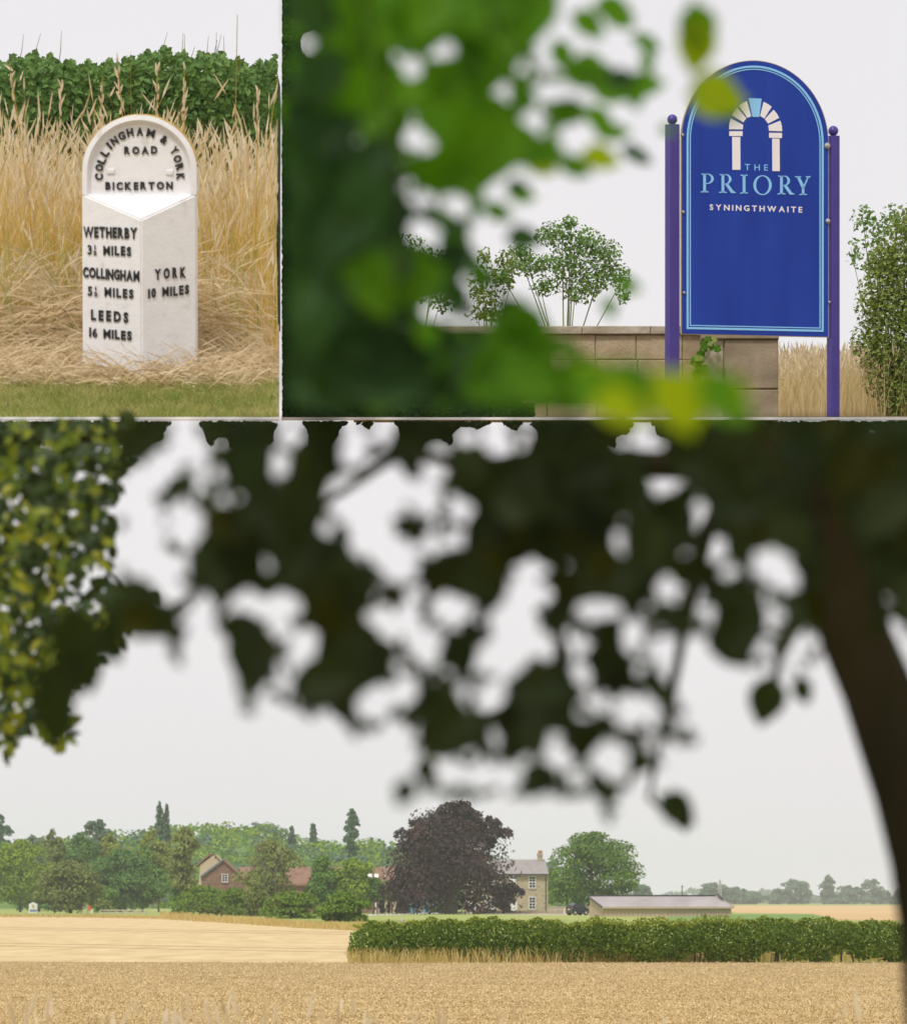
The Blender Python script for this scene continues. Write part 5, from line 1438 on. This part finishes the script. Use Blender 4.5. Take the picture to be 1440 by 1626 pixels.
# stone farmhouse
YH = 1000.0
hs = thing('stone_house', 'two storey stone farmhouse with slate roof half hidden by copper beech', 'house', (px2x(810, YH), YH, 0))
bx(MB(), YH, 735, 870, 1388.5, 1452, 0, 7.5).build('wall', M['house_stone'], hs)
rf = roof_slab('roof', [(px2x(733, YH), YH - .4, zrow(1388.5, YH)), (px2x(871.5, YH), YH - .4, zrow(1388.5, YH)), (px2x(866, YH), YH + 3.75, zrow(1365, YH) ), (px2x(740, YH), YH + 3.75, zrow(1365, YH))], M['slate'], hs)
roof_slab('roof', [(px2x(866, YH), YH + 3.75, zrow(1365, YH)), (px2x(871.5, YH), YH + 8, zrow(1388, YH)), (px2x(733, YH), YH + 8, zrow(1388, YH)), (px2x(740, YH), YH + 3.75, zrow(1365, YH))], M['slate'], hs)
bx(MB(), YH, 733, 871, 1388.2, 1390.0, -.5, -.3).build('gutter', M['iron'], hs)
bx(MB(), YH, 866, 867.2, 1390, 1452, -.12, -.01).build('drainpipe', M['iron'], hs)
bx(MB(), YH, 853.5, 862, 1354.5, 1372, 3.2, 4.3).build('chimney', M['house_stone'], hs)
bx(MB(), YH, 852.8, 862.7, 1357.5, 1359, 3.1, 4.4).build('chimney_band', M['coping'], hs)
for px in (856, 859.5): MB().tube([P(px, 1355, YH + 3.7), P(px, 1351, YH + 3.7)], [0.16, 0.13], 8).build('chimney_pot', M['clay'], hs)
for q in ((840.5, 849.5, 1392.5, 1410), (840.5, 849.5, 1425.5, 1443.5), (774, 784, 1427, 1443), (774, 784, 1393, 1409), (745, 754, 1427, 1443), (810, 819, 1392.5, 1410)): window(YH, *q, hs)
bx(MB(), YH, 808, 818, 1396, 1401, -.9, -.2).build('white_canopy', M['white_wood'], hs)
bx(MB(), YH, 809, 821, 1433, 1452, -.06, .02).build('door', M['white_wood'], hs)
# garden wall, stones of the lawn edge
gw = thing('garden_wall', 'low dark stone wall in front of the farmhouse', 'wall', (px2x(800, 965), 965, 0))
bx(MB(), 965, 752, 905, 1446.8, 1452.2, 0, .4).build('wall', M['stone'], gw)
# brick gable cottage
YB = 1010.0
bc = thing('brick_barn', 'red brick gable building with one small white window', 'building', (px2x(355, YB), YB, 0))
gp = [(320, 1452), (392, 1452), (392, 1399), (354.5, 1365), (320, 1390)]
MB().prism([(P(x, y, YB).x, P(x, y, YB).z) for x, y in gp], YB, YB + 14).build('wall', M['brick_red'], bc)
roof_slab('roof', [P(318.5, 1391, YB - .3), P(354.5, 1364, YB - .3), P(354.5, 1364, YB + 14.2), P(318.5, 1391, YB + 14.2)], M['blue_slate'], bc, 0.3)
roof_slab('roof', [P(354.5, 1364, YB - .3), P(394, 1400, YB - .3), P(394, 1400, YB + 14.2), P(354.5, 1364, YB + 14.2)], M['tile_red'], bc, 0.3)
window(YB, 353, 361, 1389.5, 1400, bc, 2, 3)
bx(MB(), YB, 391.0, 393, 1389, 1394, -.4, -.1).build('wall_lamp', M['white_wood'], bc)
bx(MB(), YB, 317.8, 324.5, 1391, 1406, .2, 3).build('side_bay', M['gable_cream'], bc)
YB2 = 1045.0
b2 = thing('cream_gable_house', 'pale gable end with small round vent behind the brick building', 'building', (px2x(332, YB2), YB2, 0))
gp = [(312, 1440), (352, 1440), (352, 1369), (341, 1357.5), (318, 1373)]
MB().prism([(P(x, y, YB2).x, P(x, y, YB2).z) for x, y in gp], YB2, YB2 + 12).build('wall', M['gable_cream'], b2)
roof_slab('roof', [P(310, 1375, YB2 - .2), P(332, 1356.5, YB2 - .2), P(341.5, 1356.5, YB2 + 12), P(314, 1375, YB2 + 12)], M['tile_red'], b2, 0.25)
roof_slab('roof', [P(341, 1356.5, YB2 - .2), P(353, 1369, YB2 - .2), P(353, 1369, YB2 + 12), P(341, 1356.5, YB2 + 12)], M['tile_red'], b2, 0.25)
MB().ball(P(342.5, 1361.5, YB2), .16, 8, 6).build('vent', M['iron'], b2)
# long tiled range
YR = 1030.0
lr = thing('tiled_barn', 'long low farm range with red pantile roof and rooflights', 'building', (px2x(520, YR), YR, 0))
bx(MB(), YR, 380, 602, 1404, 1452, 0, 6).build('wall', M['brick_red'], lr)
bx(MB(), YR, 602, 700, 1404, 1452, 3.0, 6).build('wall', M['dark_in'], lr)
roof_slab('roof', [P(378, 1404.5, YR - .4), P(702, 1404.5, YR - .4), (px2x(702, YR), YR + 3.2, zrow(1377, YR)), (px2x(378, YR), YR + 3.2, zrow(1377, YR))], M['tile_red'], lr)
roof_slab('roof', [(px2x(702, YR), YR + 3.2, zrow(1377, YR)), P(702, 1404, YR + 6.5), P(378, 1404, YR + 6.5), (px2x(378, YR), YR + 3.2, zrow(1377, YR))], M['tile_red'], lr)
for px in (587, 597.5):
    p = lambda x, r: Vector((px2x(x, YR), YR - .4 + 3.6 * (1404.5 - r) / 27.5 - .06, zrow(r, YR) + .08))
    roof_slab('rooflight', [p(px - 3.4, 1394.5), p(px + 3.4, 1394.5), p(px + 3.4, 1389), p(px - 3.4, 1389)], M['white_wood'], lr, .06)
p = lambda x, r: Vector((px2x(x, YR), YR - .4 + 3.6 * (1404.5 - r) / 27.5 - .06, zrow(r, YR) + .08))
roof_slab('roof_verge', [p(611.5, 1404.5), p(612.8, 1404.5), p(610.2, 1377.5), p(608.9, 1377.5)], M['coping'], lr, .08)
bx(MB(), YR, 610.5, 615, 1424, 1452, -.05, .3).build('post', M['coping'], lr)
bx(MB(), YR, 595.5, 597.5, 1424, 1452, -.05, .3).build('post', M['white_wood'], lr)
bx(MB(), YR, 620, 629, 1412, 1452, .1, .5).build('wall', M['gable_cream'], lr)
bx(MB(), YR, 630, 648, 1412, 1450, .1, .5).build('door', M['brown_door'], lr)
bx(MB(), YR, 665, 700, 1432, 1452, .1, .5).build('wall', M['house_stone'], lr)
for (a, b, lab) in ((649, 662, 'teal painted wooden gate beside the brown barn door'), (672, 690, 'lower teal gate partly covered by the beech branches')):
    g = thing('teal_gate', lab, 'gate', (px2x((a + b) / 2, 985), 985, 0), 'teal yard gates')
    for k in range(4):
        w = (b - a) / 4
        bx(MB(), 985, a + k * w + .15, a + (k + 1) * w - .15, 1430 if a < 660 else 1433, 1450.5, 0, .06).build('plank', M['teal'], g)
    bx(MB(), 985, a, b, 1446, 1447.2, .07, .14).build('rail', M['teal'], g)
gdn = tree('garden_hedge', 'clipped low garden hedge under the copper beech', 'hedge', None, 697, 1451, 1437, 40, 975, 'dome', M['t_hedge'], n=900, size=0.3, bot=1451)
# timber barn
YW = 800.0
tb = thing('timber_barn', 'long low barn with vertical timber boarding and grey roof', 'barn', (px2x(1050, YW), YW, 0))
def bz(r): return zrow(r, YW)
x0, x1, xm = px2x(958.5, YW), px2x(1161, YW), px2x(938, YW)
gl = [Vector((x0, YW, -.05)), Vector((xm, YW + 6.0, -.05)), Vector((xm, YW + 6.0, bz(1424))), Vector((x0, YW, bz(1441)))]
MB().box(x0, x1, YW + .05, YW + 12, -.05, bz(1441)).build('wall', M['timber'], tb)
ridge = bz(1423.5)
# gable end
MB().add([(x0, YW, -.05), (x0, YW, bz(1441)), (xm, YW + 7, ridge - .1), (xm, YW + 7, -.05), (x0 + .2, YW + .2, -.05), (x0 + .2, YW + .2, bz(1441)), (xm + .2, YW + 7.2, ridge - .1), (xm + .2, YW + 7.2, -.05)],
         f4=[(0, 1, 2, 3), (4, 7, 6, 5), (0, 4, 5, 1), (1, 5, 6, 2), (2, 6, 7, 3)]).build('gable_wall', M['timber'], tb)
roof_slab('roof', [(x0 - .2, YW - .35, bz(1440.3)), (x1 + .3, YW - .35, bz(1440.3)), (px2x(1141, YW), YW + 7, ridge), (xm - .1, YW + 7, ridge)], M['barn_roof'], tb, .16)
roof_slab('roof', [(px2x(1141, YW), YW + 7, ridge), (x1 + .3, YW + 13, bz(1441)), (x0, YW + 13, bz(1441)), (xm - .1, YW + 7, ridge)], M['barn_roof'], tb, .16)
MB().box(x0 - .15, x1 + .3, YW - .42, YW - .36, bz(1443.3), bz(1440.9)).build('fascia', M['timber'], tb)
MB().tube([(xm - .15, YW + 6.9, ridge + .05), (px2x(1141, YW), YW + 6.9, ridge + .05)], [.09, .09], 6).build('ridge_cap', M['iron'], tb)
MB().tube([(x0 - .22, YW - .4, bz(1440.6)), (xm - .2, YW + 6.9, ridge)], [.10, .10], 6).build('barge_board', M['iron'], tb)
MB().tube([(x1 + .3, YW - .3, bz(1440)), (px2x(1141, YW), YW + 6.8, ridge + .05)], [.05, .05], 6).build('barge_board', M['coping'], tb)
MB().tube([P(1139, 1420.5, YW + 6), P(1147, 1427.5, YW + 3)], [.12, .10], 6).build('flue', M['iron'], tb)
nbd = 30
for k in range(nbd):
    a = 958.8 + (1160.8 - 958.8) * k / nbd; b = 958.8 + (1160.8 - 958.8) * (k + 1) / nbd
    MB().box(px2x(a + .35, YW), px2x(b - .35, YW), YW - .05 - random.uniform(0, .03), YW + .045, 0, bz(1443.6)).build('board', M['timber'], tb)
# picket fence between house and barn
pf = thing('paling_fence', 'grey timber paling fence between house and barn', 'fence', (px2x(905, 940), 940, 0))
for k in range(23):
    a = 871 + k * 3.0
    MB().box(px2x(a, 940), px2x(a + 2.3, 940), 940, 940.06, 0, zrow(1439.5 + random.uniform(-.4, .6), 940)).build('pale', M['grey_wood'], pf)
for r in (1442.5, 1449): MB().box(px2x(870.5, 940), px2x(940.5, 940), 940.07, 940.16, zrow(r + .6, 940), zrow(r - .6, 940)).build('rail', M['grey_wood'], pf)
gt = thing('goal_frame', 'white rectangular frame standing behind the dark car', 'frame', (px2x(908, 900), 900, 0))
for q in ((895.5, 896.8, 1442, 1455), (919.5, 920.6, 1443, 1455), (895.5, 920.6, 1441.7, 1443)): bx(MB(), 900, *q, 0, .1).build('bar', M['white_wood'], gt)
# dark parked car
YC = 870.0
cw = thing('car', 'dark navy hatchback parked by the timber barn', 'car', (px2x(917, YC), YC, 0), rot=(0, 0, math.radians(24)))
L2, W2 = 1.05, 0.86
side = [(-1.05, .28), (1.0, .28), (1.06, .55), (1.02, .80), (.72, .88), (.40, 1.34), (-.55, 1.40), (-.95, 1.10), (-1.10, .82)]
V = [(x, -W2 * (0.86 if z > 1.0 else 1), z) for x, z in side] + [(x, W2 * (0.86 if z > 1.0 else 1), z) for x, z in side]
n = len(side); V += [(0, -W2, .7), (0, W2, .7)]
MB().add(V, [(i, (i + 1) % n, 2 * n) for i in range(n)] + [(n + (i + 1) % n, n + i, 2 * n + 1) for i in range(n)], [(i, n + i, n + (i + 1) % n, (i + 1) % n) for i in range(n)]).build('body', M['car_paint'], cw, local=True)
MB().prism([(-.82, .95), (.55, .92), (.34, 1.27), (-.50, 1.32)], -W2 - .012, -W2 + .02).build('side_window', M['glass'], cw, local=True)
MB().box(-1.12, -1.06, -.6, .6, .95, 1.2).build('rear_window', M['glass'], cw, local=True)
for sx_, sy_ in ((-.68, -1), (.68, -1), (-.68, 1), (.68, 1)):
    w = MB().tube([(sx_, sy_ * W2 - sy_ * .14, .3), (sx_, sy_ * W2 + sy_ * .02, .3)], [.3, .3], 14).build('wheel', M['rubber'], cw, local=True)
    MB().tube([(sx_, sy_ * W2, .3), (sx_, sy_ * W2 + sy_ * .035, .3)], [.18, .16], 10).build('rim', M['steel'], w, local=True)
for s in (-1, 1): MB().box(-1.13, -1.05, s * .78 - .08, s * .78 + .08, .72, .98).build('tail_lamp', M['car_light'], cw, local=True)
MB().box(-1.13, -1.08, -.26, .26, .62, .74).build('number_plate', M['white_wood'], cw, local=True)
# estate railing along the track
YE = 870.0
er = thing('estate_railing', 'thin black iron estate railing along the pale track', 'railing', (px2x(665, YE), YE, 0))
for k in range(27):
    px = 592 + k * 6.4
    MB().box(px2x(px - .28, YE), px2x(px + .28, YE), YE - .02, YE + .02, -.1, zrow(1443.5, YE)).build('post', M['iron'], er)
for r in (1444.5, 1448.5, 1452): MB().box(px2x(589, YE), px2x(762, YE), YE - .012, YE + .012, zrow(r + .15, YE), zrow(r - .15, YE)).build('rail', M['iron'], er)
bx(MB(), YE, 600.5, 602.5, 1443, 1455, -.06, .1).build('gate_post', M['grey_wood'], er)
# post and rail fence
YP = 980.0
prf = thing('post_and_rail_fence', 'pale post and rail fence below the oaks', 'fence', (px2x(197, YP), YP, 0))
for px in (159, 170.5, 182, 194, 203, 220.5, 232.5): bx(MB(), YP, px - .9, px + .9, 1444.8, 1454, -.05, .1).build('post', M['pale_wood'], prf)
for r in (1446, 1449.8, 1453): bx(MB(), YP, 158, 234, r - .85, r + .75, -.14, -.06).build('rail', M['pale_wood'], prf)
# white notice board
nbp = thing('notice_board', 'white notice board on two posts under the bright tree', 'sign', (px2x(52.5, 960), 960, 0))
YN = 960.0
MB().prism([(P(x, y, YN).x, P(x, y, YN).z) for x, y in ((46.3, 1444.5), (59, 1444.5), (59, 1436), (56.5, 1435), (55, 1433.5), (50.3, 1433.5), (48.8, 1435), (46.3, 1436))], YN, YN + .08).build('panel', M['white_wood'], nbp)
bx(MB(), YN, 46.3, 59, 1445.2, 1450.5, 0, .08).build('panel', M['white_wood'], nbp)
bx(MB(), YN, 47.2, 58.3, 1445.6, 1448.0, -.04, -.004).build('blue_strip', M['notice_blue'], nbp)
bx(MB(), YN, 50.5, 54.8, 1436.8, 1442.2, -.04, -.004).build('emblem', M['emblem_gold'], nbp)
for px in (46.2, 58.8): bx(MB(), YN, px - .5, px + .5, 1435.5, 1453.5, .09, .2).build('post', M['white_wood'], nbp)
lb = thing('lifebuoy_post', 'orange red lifebuoy housing on a timber post by the rail fence', 'lifebuoy', (px2x(140, 965), 965, 0))
bx(MB(), 965, 137.5, 140.3, 1437.5, 1453.5, 0, .15).build('post', M['grey_wood'], lb)
bx(MB(), 965, 140.6, 144.2, 1438, 1446.6, -.06, .14).build('housing', M['red'], lb)
bx(MB(), 965, 145, 146.6, 1446, 1453.5, 0, .15).build('post', M['white_wood'], lb)
# poles
up = thing('utility_pole', 'thin wooden utility pole on the skyline beyond the barn', 'pole', (px2x(1083, 1800), 1800, 0))
MB().tube([(px2x(1083, 1800), 1800, 0), P(1083, 1406, 1800)], [.16, .12], 6).build('post', M['far_bark'], up)
bx(MB(), 1800, 1080.8, 1085.2, 1408, 1408.9, -.1, .1).build('cross_arm', M['far_bark'], up)
py_ = thing('pylon', 'faint electricity pylon on the hazy skyline', 'pylon', (px2x(1143, 3600), 3600, 0))
mb = MB()
for s in (-1, 1): mb.tube([P(1143 + s * 2.5, 1432, 3600), P(1143 + s * .4, 1397, 3600)], [.35, .2], 5)
for r, w in ((1401, 3), (1406, 3.6), (1411, 3)): mb.tube([P(1143 - w, r, 3600), P(1143 + w, r, 3600)], [.22, .22], 5)
mb.build('lattice', M['steel'], py_)
sh = thing('stone_block', 'small pale stone lying in the pasture behind the hedge end', 'stone', (px2x(638, 560), 560, 0))
MB().ball((px2x(638, 560), 560, .12), .22, 8, 6).build('stone', M['coping'], sh)

# ------------------------------------------------------------------ haze
hzm = bpy.data.materials.new('haze_air')
hzm.use_nodes = True
nt = hzm.node_tree; nt.nodes.clear()
ho = nt.nodes.new('ShaderNodeOutputMaterial'); hv = nt.nodes.new('ShaderNodeVolumePrincipled')
hv.inputs['Color'].default_value = (0.86, 0.90, 0.97, 1)
hv.inputs['Density'].default_value = 0.00008
nt.links.new(hv.outputs[0], ho.inputs['Volume'])
mb = MB(); mb.box(-5900, 5900, -250, 8900, -1.2, 60)
hz_o = mb.build('haze', hzm); hz_o['kind'] = 'stuff'; hz_o['label'] = 'thin summer haze over the fields'
